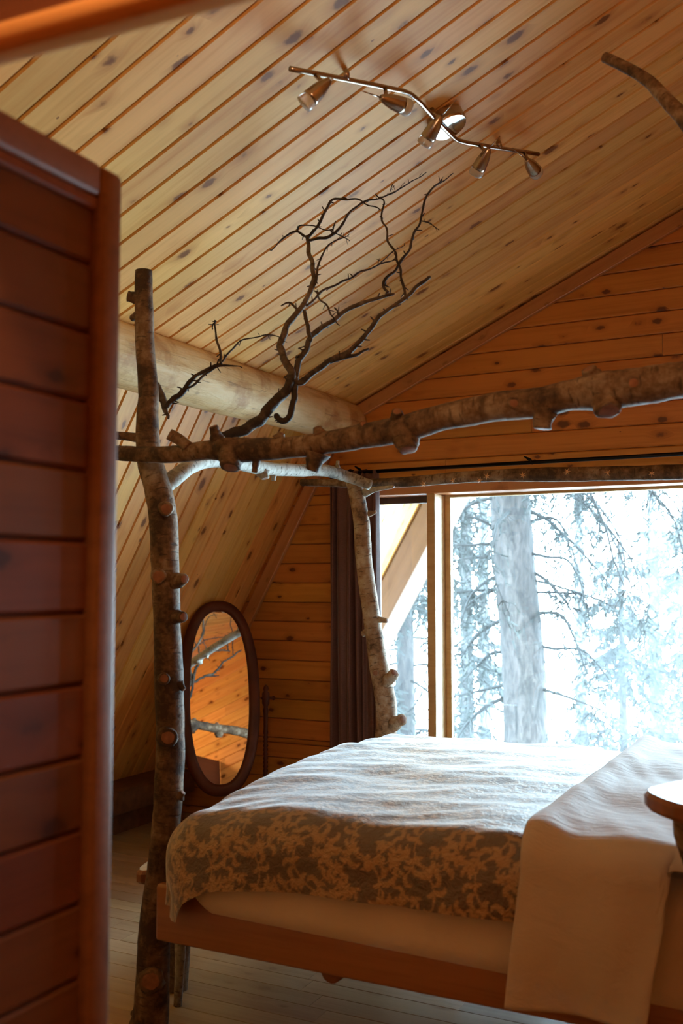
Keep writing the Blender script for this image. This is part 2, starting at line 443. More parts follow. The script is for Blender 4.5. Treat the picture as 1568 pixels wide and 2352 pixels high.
# wall behind the headboard (seen in the mirror)
def flat_wall(name, X, face, ya, yb, ztop, mat, label, z0=-0.06, thick=0.16):
    xs = (X + 0.012, X + thick) if face < 0 else (X - thick, X - 0.012)
    root = box(name, xs[0], xs[1], ya, yb, 0, ztop, M_GROOVE); structure(root, label, 'wall')
    z = z0
    rng = random.Random(11)
    while z < ztop - 0.01:
        a, b = max(z, 0), min(z + PITCH, ztop)
        c = ya + (yb - ya) * rng.uniform(0.3, 0.7)
        for p, q in ((ya, c - 0.001), (c + 0.001, yb)):
            if face < 0:
                me = clip_board(-q, -q, -p, -p, b - a, 0.018, mat)
                put(bpy.data.objects.new('board', me), root, (X, 0, a), (math.pi / 2, 0, -math.pi / 2))
            else:
                me = clip_board(p, p, q, q, b - a, 0.018, mat)
                put(bpy.data.objects.new('board', me), root, (X, 0, a), (math.pi / 2, 0, math.pi / 2))
        z += PITCH
    return root
flat_wall('wall_right', RX, -1, YB, D, roof_z(RX) - 0.0, M_SLOPE, 'orange pine board wall behind the head of the bed')

# ------------------------------------------------------------------ floor
FL0, FL1 = -4.3, RX + 0.1
floor = box('floor', FL0, FL1, YB - 0.1, D + 0.05, -0.12, -0.014, M_GROOVE)
structure(floor, 'light oak plank floor under the bed', 'floor')
PW = 0.105
rng = random.Random(21); y = YB
while y < D:
    x = FL0 - rng.uniform(0, 1.2)
    while x < FL1:
        L = rng.choice((0.6, 0.9, 1.2))
        x0, x1 = max(x, FL0), min(x + L, FL1)
        if x1 - x0 > 0.05:
            me = board_mesh(round(x1 - x0 - 0.0015, 3), PW, 0.012, M_FLOOR, ch=0.0015, gap=0.0015)
            put(bpy.data.objects.new('plank', me), floor, (x0, y, 0))
        x += L
    y += PW

# low ledge at the foot of the slanted wall
tr = box('trim_1', -4.06, -3.80, 1.2, D - 0.02, 0.15, 0.285, M_LEDGE, bev=0.012)
structure(tr, 'low brown ledge along the foot of the slanted wall', 'ledge')
box('kick_board', -4.1, -3.93, 1.2, D - 0.02, 0.0, 0.15, M_LEDGE, tr)

# ------------------------------------------------------------------ log purlin
pl = []
for i, yy in enumerate((YB + 0.02, 0.6, 1.5, 2.4, 3.2, 4.0, 4.8, D - 0.01)):
    pl.append((-2.71 + 0.006 * math.sin(i * 2.1), yy, 2.455 + 0.008 * math.sin(i * 1.3), 0.134 + 0.006 * math.sin(i * 1.7)))
def peeled_log():
    w = NT('peeled_log'); tc = w.n('ShaderNodeTexCoord').outputs['Object']
    st = w.mapping(tc, (9, 1.6, 9))
    n1 = w.noise(st, 1.5, 5, 0.6, 0.6); n2 = w.noise(w.mapping(tc, (30, 4, 30)), 1.0, 3, 0.6, 0.3); pat = w.noise(tc, 5.5, 4, 0.65)
    col = w.ramp(n1, [(0.3, (0.52, 0.30, 0.12)), (0.5, (0.68, 0.46, 0.22)), (0.7, (0.72, 0.54, 0.30))])
    col = w.mix(w.ramp(pat, [(0.50, 0.0), (0.66, 0.75)]), col, (0.40, 0.19, 0.065))
    vor = w.n('ShaderNodeTexVoronoi'); vor.inputs['Scale'].default_value = 1.0
    w.l(w.mapping(tc, (6, 3.0, 6)), vor.inputs['Vector'])
    col = w.mix(w.ramp(vor.outputs['Distance'], [(0.05, 0.9), (0.11, 0.0)]), col, (0.12, 0.055, 0.025))
    crack = w.ramp(w.noise(w.mapping(tc, (40, 2.2, 40)), 1.0, 3, 0.7), [(0.33, 1.0), (0.38, 0.0)])
    col = w.mix(w.math('MULTIPLY', crack, 0.5), col, (0.2, 0.10, 0.045))
    w.l(col, w.b.inputs['Base Color']); w.setp(Roughness=0.62, Specular_IOR_Level=0.2); w.bump(w.math('ADD', n2, pat), 0.5, 0.012); return w.m
pur = tube('log_purlin', pl, [peeled_log(), M_CUT], sides=40, per=14, rough=0.028, seed=2, freq=1.6)
tag(pur, 'thick peeled pine log purlin where the ceiling meets the slanted wall', 'log beam'); pur['kind'] = 'structure'

# ------------------------------------------------------------------ rake trims on the gable wall
def bar_between(name, a, b, wid, th, mat, parent=None, up=(0, 0, 1)):
    """board from a to b; width along 'up'-ish side, thickness towards the room"""
    a, b = Vector(a), Vector(b); x = (b - a).normalized(); u = Vector(up); n = x.cross(u).normalized(); u = n.cross(x).normalized()
    m = Matrix((x, u, n)).transposed().to_4x4(); m.translation = a
    v, f = box_vf(0, (b - a).length, -wid / 2, wid / 2, -th / 2, th / 2)
    o = mesh_obj(name, v, f, mat, parent); o.matrix_world = m; bevel(o, min(0.004, th * 0.2), 1)
    return o
c1 = Vector((KX + 0.10, D - 0.018, roof_z(KX + 0.10) - 0.055)); c2 = Vector((RX, D - 0.018, roof_z(RX) - 0.055))
t = bar_between('trim_2', c1, c2, 0.075, 0.034, M_TRIM); structure(t, 'dark rake trim between the ceiling and the gable wall', 'trim')
c1 = Vector((eave_x + 0.10, D - 0.018, roof_z(eave_x) )); c2 = Vector((KX + 0.045, D - 0.018, KZ - 0.06))
t = bar_between('trim_3', c1, c2, 0.075, 0.034, M_TRIM); structure(t, 'dark rake trim between the slanted wall and the gable wall', 'trim')

# ------------------------------------------------------------------ window
yo = D + 0.20
MUL = (-2.185, -2.135); MUR = (-0.28, -0.23)
def window_unit(name, x0, x1, label, dark):
    root = empty(name, ((x0 + x1) / 2, D, WZ0)); structure(root, label, 'window')
    ox, oz = -(x0 + x1) / 2, -WZ0
    def b(n, xa, xb, ya, yb, za, zb, m, bev=0.004):
        return box(n, xa + ox, xb + ox, ya - D, yb - D, za + oz, zb + oz, m, root, bev, 1)
    s = 0.035
    fm = M_SEAL if dark else M_WIN
    b('sash_stile', x0, x0 + s, yo - 0.06, yo - 0.02, WZ0 + 0.001, WZ1 - 0.001, fm)
    b('sash_stile', x1 - s, x1, yo - 0.06, yo - 0.02, WZ0 + 0.001, WZ1 - 0.001, fm)
    b('sash_rail', x0 + s, x1 - s, yo - 0.06, yo - 0.02, WZ1 - (0.06 if dark else s), WZ1 - 0.001, fm)
    b('sash_rail', x0 + s, x1 - s, yo - 0.06, yo - 0.02, WZ0 + 0.001, WZ0 + s, fm)
    b('pane', x0 + s - 0.005, x1 - s + 0.005, yo - 0.043, yo - 0.037, WZ0 + s - 0.005, WZ1 - s + 0.005, M_GLASS, 0)
    return root
window_unit('window_1', MUL[1], MUR[0], 'large picture window looking out on hazy trees', False)
window_unit('window_2', WX0, MUL[0], 'narrow side window between the curtain and the picture window', True)
window_unit('window_3', MUR[1], WX1, 'narrow side window beside the headboard wall', True)
wf = empty('trim_4', (0, 0, 0)); structure(wf, 'pale wooden window frame with head, sill and mullions', 'window frame')
for m in (MUL, MUR): box('mullion', m[0], m[1], D - 0.02, yo, WZ0 + 0.02, WZ1 - 0.02, M_WIN, wf, 0.004, 1)
box('head_casing', WX0 - 0.03, WX1 + 0.03, D - 0.022, yo, WZ1 - 0.02, WZ1 + 0.035, M_TRIM, wf, 0.004, 1)
box('sill', WX0 - 0.03, WX1 + 0.03, D - 0.05, yo + 0.03, WZ0 - 0.02, WZ0 + 0.02, M_WIN, wf, 0.004, 1)
box('jamb', WX0 - 0.03, WX0 + 0.005, D - 0.022, yo, WZ0 + 0.02, WZ1 - 0.02, M_TRIM, wf, 0.004, 1)
box('jamb', WX1 - 0.005, WX1 + 0.03, D - 0.022, yo, WZ0 + 0.02, WZ1 - 0.02, M_TRIM, wf, 0.004, 1)

# outer barge beam of the overhang
bx0 = Vector((eave_x - 0.05, OUT - 0.19, roof_z(eave_x - 0.05) - 0.20)); bx1 = Vector((KX + 0.06, OUT - 0.19, KZ - 0.18))
bb = bar_between('roof_barge_beam', bx0, bx1, 0.20, 0.36, M_BARGE); structure(bb, 'brown outer rake beam of the roof overhang seen through the side window', 'beam')
bx0 = Vector((KX - 0.02, OUT - 0.19, KZ - 0.12)); bx1 = Vector((RX + 0.3, OUT - 0.19, roof_z(RX + 0.3) - 0.12))
bb = bar_between('roof_barge_beam', bx0, bx1, 0.2, 0.36, M_BARGE); structure(bb, 'outer barge beam of the upper roof overhang', 'beam')

# ------------------------------------------------------------------ foreground partition and header
PXX = -1.12; PTOP = 2.214; PEND = 1.353
stile0 = PX(214, 1500, PXX).y; rail0 = PX(232, 452, PXX).z
part = box('wall_partition', PXX - 0.10, PXX - 0.03, YB, PEND - 0.02, 0, PTOP - 0.02, M_GROOVE)
structure(part, 'dark foreground board partition with framed edge at the left', 'wall')
z = 1.566 - 14 * 0.1185
while z < rail0 + 0.02:
    a, b = max(z, 0), min(z + 0.1185, rail0 + 0.02)
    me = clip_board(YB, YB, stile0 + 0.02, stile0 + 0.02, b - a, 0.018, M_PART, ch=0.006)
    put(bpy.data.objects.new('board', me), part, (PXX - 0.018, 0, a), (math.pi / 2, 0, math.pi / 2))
    z += 0.1185
v, f = box_vf(PXX - 0.12, PXX, stile0, PEND, 0, PTOP)
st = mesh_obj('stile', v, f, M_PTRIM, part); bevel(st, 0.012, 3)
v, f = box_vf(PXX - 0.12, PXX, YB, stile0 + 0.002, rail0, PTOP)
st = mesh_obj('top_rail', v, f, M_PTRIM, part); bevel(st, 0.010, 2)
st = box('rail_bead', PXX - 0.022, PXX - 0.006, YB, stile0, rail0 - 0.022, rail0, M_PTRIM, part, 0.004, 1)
# header beam resting on the partition
h1 = PZ(0, 165, PTOP + 0.004); h2 = PZ(590, 14, PTOP + 0.004)
hd = (h2 - h1); hd.z = 0; hd.normalize(); hn = Vector((hd.y, -hd.x, 0))
a = h1 - hd * ((h1.x + 1.35) / hd.x) + Vector((0, 0, 0)); Lh = (RX - 0.01 - a.x) / hd.x
m = Matrix((hd, -hn, Vector((0, 0, 1)))).transposed().to_4x4(); m.translation = a
hw = abs((PZ(0, 104, PTOP) - PZ(0, 165, PTOP)).dot(hn))
hb = empty('header_beam'); hb.matrix_world = m
structure(hb, 'varnished orange header trim across the top left corner', 'beam')
v, f = box_vf(0, Lh, -hw, 0, 0.0, 0.042); o_ = mesh_obj('nosing', v, f, M_HEAD, hb); bevel(o_, 0.018, 5)
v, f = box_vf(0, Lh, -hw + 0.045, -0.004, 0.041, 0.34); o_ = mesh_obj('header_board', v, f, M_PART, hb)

# ------------------------------------------------------------------ curtain and rod
CY = D - 0.09
cx0, cx1 = PY(757, 1300, CY).x, PY(868, 1300, CY).x
def curtain_mat():
    w = NT('curtain_cloth'); tc = w.n('ShaderNodeTexCoord').outputs['Object']
    nz = w.noise(w.mapping(tc, (60, 60, 400)), 1, 3)
    w.l(w.ramp(nz, [(0.3, (0.085, 0.03, 0.022)), (0.7, (0.16, 0.06, 0.045))]), w.b.inputs['Base Color'])
    w.setp(Roughness=0.6, Sheen_Weight=0.4, Sheen_Roughness=0.4); w.bump(nz, 0.1, 0.002); return w.m
V, Fc = [], []; nu, nv = 120, 40
for j in range(nv + 1):
    fz = j / nv; zz = 2.155 - fz * (2.155 - 0.06)
    for i in range(nu + 1):
        u = i / nu; w_ = 1 + 0.10 * fz
        x = cx0 + (cx1 - cx0) * (0.5 + (u - 0.5) * w_) + (0.02 * fz)
        ph = 2 * math.pi * (u * 7 + 0.25 * math.sin(u * 9))
        amp = 0.028 * (0.7 + 0.5 * fz) * (0.7 + 0.5 * math.sin(u * 13 + 1))
        V.append((x + 0.006 * math.sin(ph * 0.5 + fz * 3), CY + amp * math.sin(ph) + 0.006 * noise.noise((u * 5, fz * 3, 0)), zz))
for j in range(nv):
    for i in range(nu):
        a = j * (nu + 1) + i; Fc.append((a, a + 1, a + nu + 2, a + nu + 1))
cur = empty('curtain', ((cx0 + cx1) / 2, CY, 0))
V = [(p[0] - (cx0 + cx1) / 2, p[1] - CY, p[2]) for p in V]
c = mesh_obj('curtain_cloth', V, Fc, curtain_mat(), cur, smooth=True)
sm = c.modifiers.new('thick', 'SOLIDIFY'); sm.thickness = 0.004
tag(cur, 'dark reddish brown pleated curtain hanging left of the window', 'curtain')
rod = empty('curtain_rod', (-1.2, CY, 2.15))
tube('rod', [(-1.42, 0, -0.002, 0.011), (1.6, 0, 0.004, 0.011)], M_BLACK, rod, 12, 1)
tube('finial', [(-1.47, 0, 0, 0.012), (-1.445, 0, 0, 0.022), (-1.42, 0, 0, 0.012)], M_BLACK, rod, 12, 3)
for bxp in (PY(1218, 1062, CY).x + 1.2, -1.38, 1.3):
    br = tube('bracket', [(bxp, 0.085, 0.02, 0.007), (bxp, 0.05, 0.012, 0.007), (bxp, 0.0, 0.0, 0.009)], M_BLACK, rod, 8, 3)
    tube('prong', [(bxp - 0.035, -0.004, 0.035, 0.004), (bxp, -0.004, 0.012, 0.009), (bxp + 0.012, -0.004, -0.012, 0.004)], M_BLACK, br, 8, 3)
tag(rod, 'thin black metal curtain rod above the window', 'curtain rod')

# ------------------------------------------------------------------ log bed
BED = empty('log_canopy_bed', (-0.9, 3.45, 0)); BO = Vector((-0.9, 3.45, 0))
tag(BED, 'rustic canopy bed of bark covered tree trunks with forked branches', 'bed')
BR2 = [M_BRANCH, M_BRANCH]; FP = [M_FARB, M_CUT]; BK = [M_BARK, M_CUT]; BI = [M_BIRCH, M_CUT]; TW = [M_TWIG, M_TWIG]
def px_path(pts, Y0, dy=None):
    """pts (x, y, width px) on the photo's sight lines at depth plane Y0 -> bed-local path with radius"""
    out = []
    for i, p in enumerate(pts):
        yy = Y0 + (dy[i] if dy else 0)
        q = PY(p[0], p[1], yy); r = p[2] / 2 * dep(q) / FPX
        out.append((q.x - BO.x, q.y - BO.y, q.z, r))
    return out
def limb(name, pts, Y0, mats, parent=BED, dy=None, sides=16, per=8, rough=0.10, seed=1, freq=5, tip=False):
    return tube(name, px_path(pts, Y0, dy), mats, parent, sides, per, rough, seed, tip, freq)
NF = 2.78
# near foot post
post = limb('post', [(330, 622, 38), (330, 680, 42), (333, 800, 44), (341, 900, 46), (338, 960, 50), (343, 1050, 58), (362, 1120, 62), (374, 1190, 66), (379, 1300, 64),
                     (383, 1420, 62), (388, 1560, 66), (391, 1700, 66), (388, 1800, 66), (380, 1900, 64), (368, 2000, 62), (358, 2100, 70), (352, 2200, 74), (348, 2300, 80), (340, 2365, 92)], NF, BK, seed=4, sides=24, per=8, rough=0.07, freq=6)
def knob(parent, x, y, w, out, Y0, seed, mats=BK, bulge=1.5):
    """knot: a short stub growing out of a limb; out=(dx,dy px, dY m)"""
    p0 = PY(x, y, Y0); r = w / 2 * dep(p0) / FPX
    p1 = PY(x + out[0], y + out[1], Y0 + out[2])
    q0 = p0 - BO; q1 = p1 - BO; mid = q0.lerp(q1, 0.5)
    return tube('knot', [(*q0, r * (bulge * 1.15 if out[2] > -0.055 else 0.9)), (*q0.lerp(q1, 0.4), r * (1.28 if out[2] > -0.055 else 1.0)), (*q0.lerp(q1, 0.75), r * 1.0), (*q1, r * 0.94), (*q0.lerp(q1, 1.05), r * 0.66)], mats, parent, 16, 5, 0.34, seed, False, 15)
for k, (x, y, w, o) in enumerate([(380, 1168, 34, (1, 0, -0.062)), (368, 1322, 36, (-4, 2, -0.060)), (400, 1335, 26, (22, -4, -0.03)), (400, 1418, 24, (20, -2, -0.03)), (372, 1556, 28, (4, 2, -0.058)),
                                 (380, 1693, 44, (4, 0, -0.060)), (350, 2253, 56, (-2, 0, -0.070)), (330, 688, 24, (-36, -8, -0.03)), (328, 716, 18, (-24, 14, 0.02)), (330, 2300, 20, (-22, 30, 0)), (412, 1570, 14, (10, 14, 0)), (412, 1830, 14, (8, -10, 0))]):
    knob(post, x, y, w, o, NF, k + 30)
kn = limb('branch_stub', [(330, 1008, 26), (295, 1003, 20), (262, 1000, 18)], NF, BK, post, dy=[0, -0.02, -0.05], seed=8)
# second thin leg just behind the near post
limb('brace_leg', [(412, 2110, 28), (414, 2180, 26), (412, 2240, 22), (408, 2310, 20)], 2.98, BI, seed=77)
# far foot post
FF = 4.40
fpost = limb('post', [(808, 1096, 34), (818, 1130, 36), (830, 1200, 37), (835, 1280, 38), (845, 1360, 39), (858, 1450, 40), (870, 1530, 44), (884, 1600, 48), (888, 1660, 48), (880, 1740, 50), (872, 1850, 52), (868, 2080, 58)], FF, FP, seed=14, sides=20, rough=0.07, freq=6)
for k, (x, y, w, o) in enumerate([(848, 1180, 9, (14, -4, -0.01)), (858, 1420, 12, (30, 6, -0.02)), (878, 1580, 26, (26, -34, -0.06)), (896, 1665, 26, (28, -12, -0.05)), (832, 1300, 10, (-10, 6, 0)), (850, 1450, 14, (-18, 6, 0)), (868, 1540, 18, (-6, 6, -0.05))]):
    knob(fpost, x, y, w, o, FF, k + 60, FP, 1.3)
# head posts (outside the frame, seen in the mirror)
def straight(name, pts, mats, seed, parent=BED, sides=16, rough=0.08):
    return tube(name, [(p[0] - BO.x, p[1] - BO.y, p[2], p[3]) for p in pts], mats, parent, sides, 8, rough, seed, False, 5)
straight('post', [(0.24, 2.72, 0, 0.062), (0.22, 2.70, 0.7, 0.056), (0.26, 2.71, 1.4, 0.05), (0.23, 2.72, 2.2, 0.045)], BK, 21)
straight('post', [(0.24, 4.42, 0, 0.062), (0.26, 4.40, 0.7, 0.056), (0.22, 4.41, 1.4, 0.05), (0.25, 4.40, 2.15, 0.045)], BK, 22)
straight('head_rail', [(0.22, 2.45, 1.52, 0.045), (0.21, 3.3, 1.5, 0.05), (0.22, 4.6, 1.5, 0.046)], BI, 23)
straight('head_rail', [(0.22, 2.60, 1.18, 0.045), (0.20, 3.3, 1.15, 0.05), (0.22, 4.5, 1.16, 0.05)], BI, 24)
# canopy rails
rail = limb('canopy_rail', [(262, 1040, 34), (320, 1043, 36), (400, 1044, 40), (480, 1034, 46), (545, 1034, 58), (640, 1030, 50), (740, 1018, 52), (830, 1003, 56), (930, 984, 62), (1020, 957, 60), (1130, 936, 68),
                            (1240, 924, 72), (1310, 908, 70), (1380, 898, 88), (1470, 886, 86), (1568, 872, 84), (1700, 856, 84), (2000, 838, 84)], 2.70, BK, seed=33, sides=26, rough=0.09, freq=7)
for k, (x, y, w, o) in enumerate([(535, 1030, 48, (-6, 42, -0.03)), (500, 1010, 22, (-10, -30, -0.02)), (590, 1050, 14, (-6, 34, 0)), (730, 1040, 34, (-12, 40, 0.0)), (735, 1000, 22, (-6, -18, 0)), (640, 1008, 18, (6, -14, 0)), (930, 990, 48, (6, 42, -0.02)), (912, 968, 26, (0, -22, -0.03)), (1250, 940, 40, (-4, 44, 0)),
                                 (1385, 900, 60, (12, 42, -0.03)), (1362, 872, 34, (-12, -24, -0.02)), (1450, 880, 30, (4, 0, -0.05)), (1180, 925, 30, (0, 0, -0.045)), (830, 985, 20, (4, -12, -0.02))]):
    knob(rail, x, y, w, o, 2.70, k + 90)
stub = limb('branch_stub', [(432, 1026, 26), (412, 1010, 27), (388, 997, 26)], 2.68, BK, rail, dy=[0, -0.01, -0.03], seed=5)
frail = limb('canopy_rail', [(692, 1108, 16), (800, 1110, 20), (920, 1108, 24), (1040, 1098, 27), (1150, 1092, 28), (1260, 1090, 34), (1400, 1088, 34), (1568, 1084, 36), (1700, 1080, 36), (2060, 1076, 36)], 4.43, BK, seed=41, sides=18, rough=0.07, freq=8)
# star shaped whittled marks on the far canopy rail
star_m = plain('whittled_star', (0.72, 0.42, 0.2), 0.6)
def star(x, y, w):
    c = PY(x, y, 4.43); r = w * dep(c) / FPX
    c2 = c - BO; c2.y -= 0.0 ; V, Fc = [], []
    V.append((0, -0.004, 0))
    for k in range(12):
        a = math.pi * k / 6 + x; rr = r if k % 2 == 0 else r * 0.28
        V.append((rr * math.cos(a), 0, rr * math.sin(a)))
    for k in range(12): Fc.append((0, 1 + k, 1 + (k + 1) % 12))
    V.append((0, 0.012, 0))
    for k in range(12): Fc.append((13, 1 + (k + 1) % 12, 1 + k))
    o = mesh_obj('carved_star', V, Fc, star_m, frail, loc=(c2.x, c2.y - 17 * dep(c) / FPX - 0.006, c2.z)); return o
for x, y in ((1047, 1106), (980, 1114), (1107, 1105), (1124, 1096), (1206, 1093), (1307, 1085), (1400, 1088), (1500, 1089)): star(x, y, 9)
limb('branch_stub', [(838, 1132, 20), (862, 1124, 12), (904, 1118, 7)], FF, BI, fpost, dy=[0, -0.02, -0.04], seed=6)
foot = limb('canopy_rail', [(372, 1120, 40), (400, 1098, 40), (440, 1070, 36), (490, 1058, 30), (545, 1062, 34), (600, 1075, 32), (680, 1080, 29), (740, 1080, 28), (790, 1092, 27), (850, 1114, 24)], 2.80, BI,
            dy=[0, 0.05, 0.15, 0.32, 0.5, 0.75, 1.05, 1.25, 1.42, 1.52], seed=51, sides=20, rough=0.09, freq=7)
for k, (x, y, w, o) in enumerate([(605, 1085, 20, (4, 14, 0)), (628, 1092, 10, (0, 12, 0)), (775, 1075, 8, (0, -16, 0))]):
    knob(foot, x, y, w, o, 2.8 + (0.75, 0.85, 1.35)[k], k + 120, BI)
# side, foot and head rails that carry the mattress
box('side_rail', -2.03 - BO.x, 0.2 - BO.x, 2.66 - BO.y, 2.70 - BO.y, 0.345, 0.525, M_RAIL, BED, 0.012)
box('side_rail', -1.96 - BO.x, 0.2 - BO.x, 4.32 - BO.y, 4.36 - BO.y, 0.345, 0.525, M_RAIL, BED, 0.012)
box('foot_rail', -2.06 - BO.x, -1.96 - BO.x, 2.71 - BO.y, 4.40 - BO.y, 0.37, 0.50, M_RAIL, BED, 0.02, 3)
box('head_rail', 0.16 - BO.x, 0.20 - BO.x, 2.70 - BO.y, 4.32 - BO.y, 0.345, 0.525, M_RAIL, BED, 0.012)
straight('cross_log', [(-1.42, 2.72, 0.335, 0.035), (-1.40, 3.5, 0.33, 0.04), (-1.42, 4.32, 0.335, 0.035)], BK, 71)
straight('cross_log', [(-0.42, 2.72, 0.335, 0.035), (-0.40, 3.5, 0.33, 0.04), (-0.42, 4.32, 0.335, 0.035)], BK, 72)
for sx in np.linspace(-1.85, 0.05, 9): box('slat', sx - 0.045 - BO.x, sx + 0.045 - BO.x, 2.70 - BO.y, 4.32 - BO.y, 0.375, 0.395, M_RAIL, BED)

# forked branches
def c3(L): return [(260 + x / 1.96, 380 + y / 1.96, w * 1.22 / 1.96) for x, y, w in L]
BY = 2.82
def lean(pts, base=1000, k=0.00075): return [max(0, (base - p[1])) * k for p in pts]
def twig(name, L, parent, seed, mats=TW, sides=9, rough=0.34, per=10, off=0.0):
    """one limb with its little spurs"""
    P = c3(L); path = px_path(P, BY + off, lean(P)); rg_ = random.Random(seed)
    S = catmull(path, per); paths = [S]
    for k in range(3, len(S) - 2, 4):
        if rg_.random() < 0.6:
            p, d = Vector(S[k][:3]), Vector((rg_.gauss(0, 1), rg_.gauss(0, 0.5), rg_.gauss(0.3, 1))).normalized()
            l_ = rg_.uniform(0.008, 0.022) + S[k][3]; r_ = min(0.0032, S[k][3] * 0.55)
            paths.append([(*p, r_), (*(p + d * l_ * 0.6), r_ * 0.9), (*(p + d * l_), r_ * 0.6)])
    V, Fc, M, UV = [], [], [], []
    for n_, q_ in enumerate(paths):
        v, f, m_, u = tube_data([tuple(x) for x in q_], sides if n_ == 0 else 5, 1, rough if n_ == 0 else 0.2, seed + n_, True, 22, 0.011 if n_ == 0 else 0.0, 17.0); b = len(V)
        V += v; Fc += [tuple(b + t_ for t_ in g_) for g_ in f]; M += m_; UV += u
    o = mesh_obj(name, V, Fc, mats, parent, smooth=True, midx=M)
    uv = o.data.uv_layers.new(name='uv'); uv.data.foreach_set('uv', [c for p in UV for c in p])
    return o
fb = twig('forked_branch', [(490, 1225, 40), (540, 1205, 42), (610, 1185, 40), (690, 1120, 40), (750, 1040, 38), (800, 970, 34), (782, 900, 28), (756, 840, 26), (752, 780, 26), (785, 725, 24), (832, 655, 22), (875, 590, 19), (903, 490, 17), (882, 380, 16), (872, 318, 13)], BED, 1, BR2, 14, 0.2)
A = [
 [(872, 320, 12), (930, 265, 11), (955, 200, 10), (985, 155, 9), (1030, 145, 8), (1110, 165, 6), (1200, 200, 4)],
 [(872, 320, 10), (820, 300, 8), (760, 335, 6), (705, 380, 4)],
 [(880, 335, 11), (970, 320, 12), (1010, 285, 10), (1060, 225, 9), (1110, 180, 8), (1220, 140, 6), (1300, 95, 5), (1410, 30, 3)],
 [(822, 300, 6), (835, 272, 6), (900, 280, 5), (990, 288, 4)],
 [(985, 290, 6), (990, 262, 4), (998, 250, 3)],
 [(862, 650, 13), (872, 730, 14), (885, 790, 14)],
 [(868, 632, 9), (960, 560, 9), (1040, 520, 8), (1100, 490, 7), (1200, 440, 6), (1280, 430, 4)],
 [(1190, 445, 5), (1250, 400, 4), (1310, 350, 3)],
 [(905, 565, 6), (950, 620, 7), (990, 680, 6), (1018, 720, 4)],
 [(895, 570, 8), (918, 500, 8), (925, 440, 7), (960, 370, 6), (1010, 335, 5), (1062, 310, 3)],
 [(990, 300, 5), (1030, 320, 4), (1065, 340, 3)],
 [(832, 658, 9), (800, 622, 8), (755, 632, 6)],
 [(1256, 108, 4), (1262, 90, 4), (1250, 118, 3)],
]
for i, L in enumerate(A): twig('twig', L, fb, 200 + i)
fb2 = twig('forked_branch', [(735, 1128, 22), (765, 1146, 24), (800, 1130, 24), (812, 1060, 24), (822, 985, 24), (828, 890, 24), (860, 830, 22), (890, 770, 22), (950, 725, 20), (1020, 675, 18), (1110, 620, 16), (1220, 582, 12), (1262, 575, 9)], BED, 3, BR2, 12, 0.22, off=0.03)
B = [
 [(1232, 575, 11), (1222, 520, 12), (1280, 450, 11), (1330, 380, 10), (1370, 280, 9), (1410, 140, 8), (1475, 70, 5), (1478, 62, 4)],
 [(1400, 160, 5), (1450, 90, 5), (1530, 35, 3)],
 [(1388, 250, 5), (1430, 265, 4), (1465, 290, 3)],
 [(1018, 675, 7), (1015, 655, 7), (998, 640, 5)],
 [(826, 880, 14), (822, 860, 13)],
]
for i, L in enumerate(B): twig('twig', L, fb2, 230 + i, off=0.03)
fb3 = twig('forked_branch', [(805, 968, 18), (850, 968, 22), (930, 915, 22), (1040, 850, 21), (1135, 775, 20), (1168, 705, 18), (1240, 655, 16), (1310, 600, 15), (1370, 550, 15), (1425, 503, 12)], BED, 7, BR2, 12, 0.24, off=0.02)
Cc = [
 [(945, 895, 14), (1050, 862, 14), (1150, 825, 9)],
 [(1312, 600, 10), (1300, 520, 9), (1285, 440, 9), (1240, 330, 8), (1212, 230, 7), (1210, 160, 6), (1180, 130, 4)],
]
for i, L in enumerate(Cc): twig('twig', L, fb3, 250 + i, off=0.02)
fb4 = twig('forked_branch', [(175, 985, 30), (205, 1010, 30), (225, 1070, 26), (248, 1140, 8)], BED, 9, BR2, 12, 0.22, off=-0.02)
E_ = [
 [(240, 1090, 18), (265, 1060, 24), (320, 1010, 20), (365, 955, 16), (420, 920, 14), (485, 893, 11)],
 [(300, 1020, 8), (370, 980, 9), (420, 935, 9), (490, 900, 8), (580, 912, 4)],
 [(487, 892, 9), (478, 830, 9), (466, 770, 8), (458, 696, 6)],
 [(462, 700, 7), (452, 715, 6), (448, 735, 4)],
 [(490, 882, 8), (530, 825, 7), (580, 785, 6), (650, 765, 5), (740, 775, 4), (782, 796, 3)],
 [(310, 1012, 6), (290, 998, 5)],
]
for i, L in enumerate(E_): twig('twig', L, fb4, 270 + i, off=-0.02)
# bent branch at the head end, top right of the picture
limb('bent_branch', [(1388, 132, 22), (1410, 142, 24), (1450, 162, 26), (1490, 188, 28), (1530, 230, 32), (1568, 272, 36), (1640, 380, 40), (1760, 620, 44), (1860, 850, 48)], 2.74, [M_BARK, M_CUT], seed=61, sides=14, rough=0.12, freq=9, dy=[0.3, 0.29, 0.27, 0.24, 0.2, 0.16, 0.1, 0.05, 0.0])

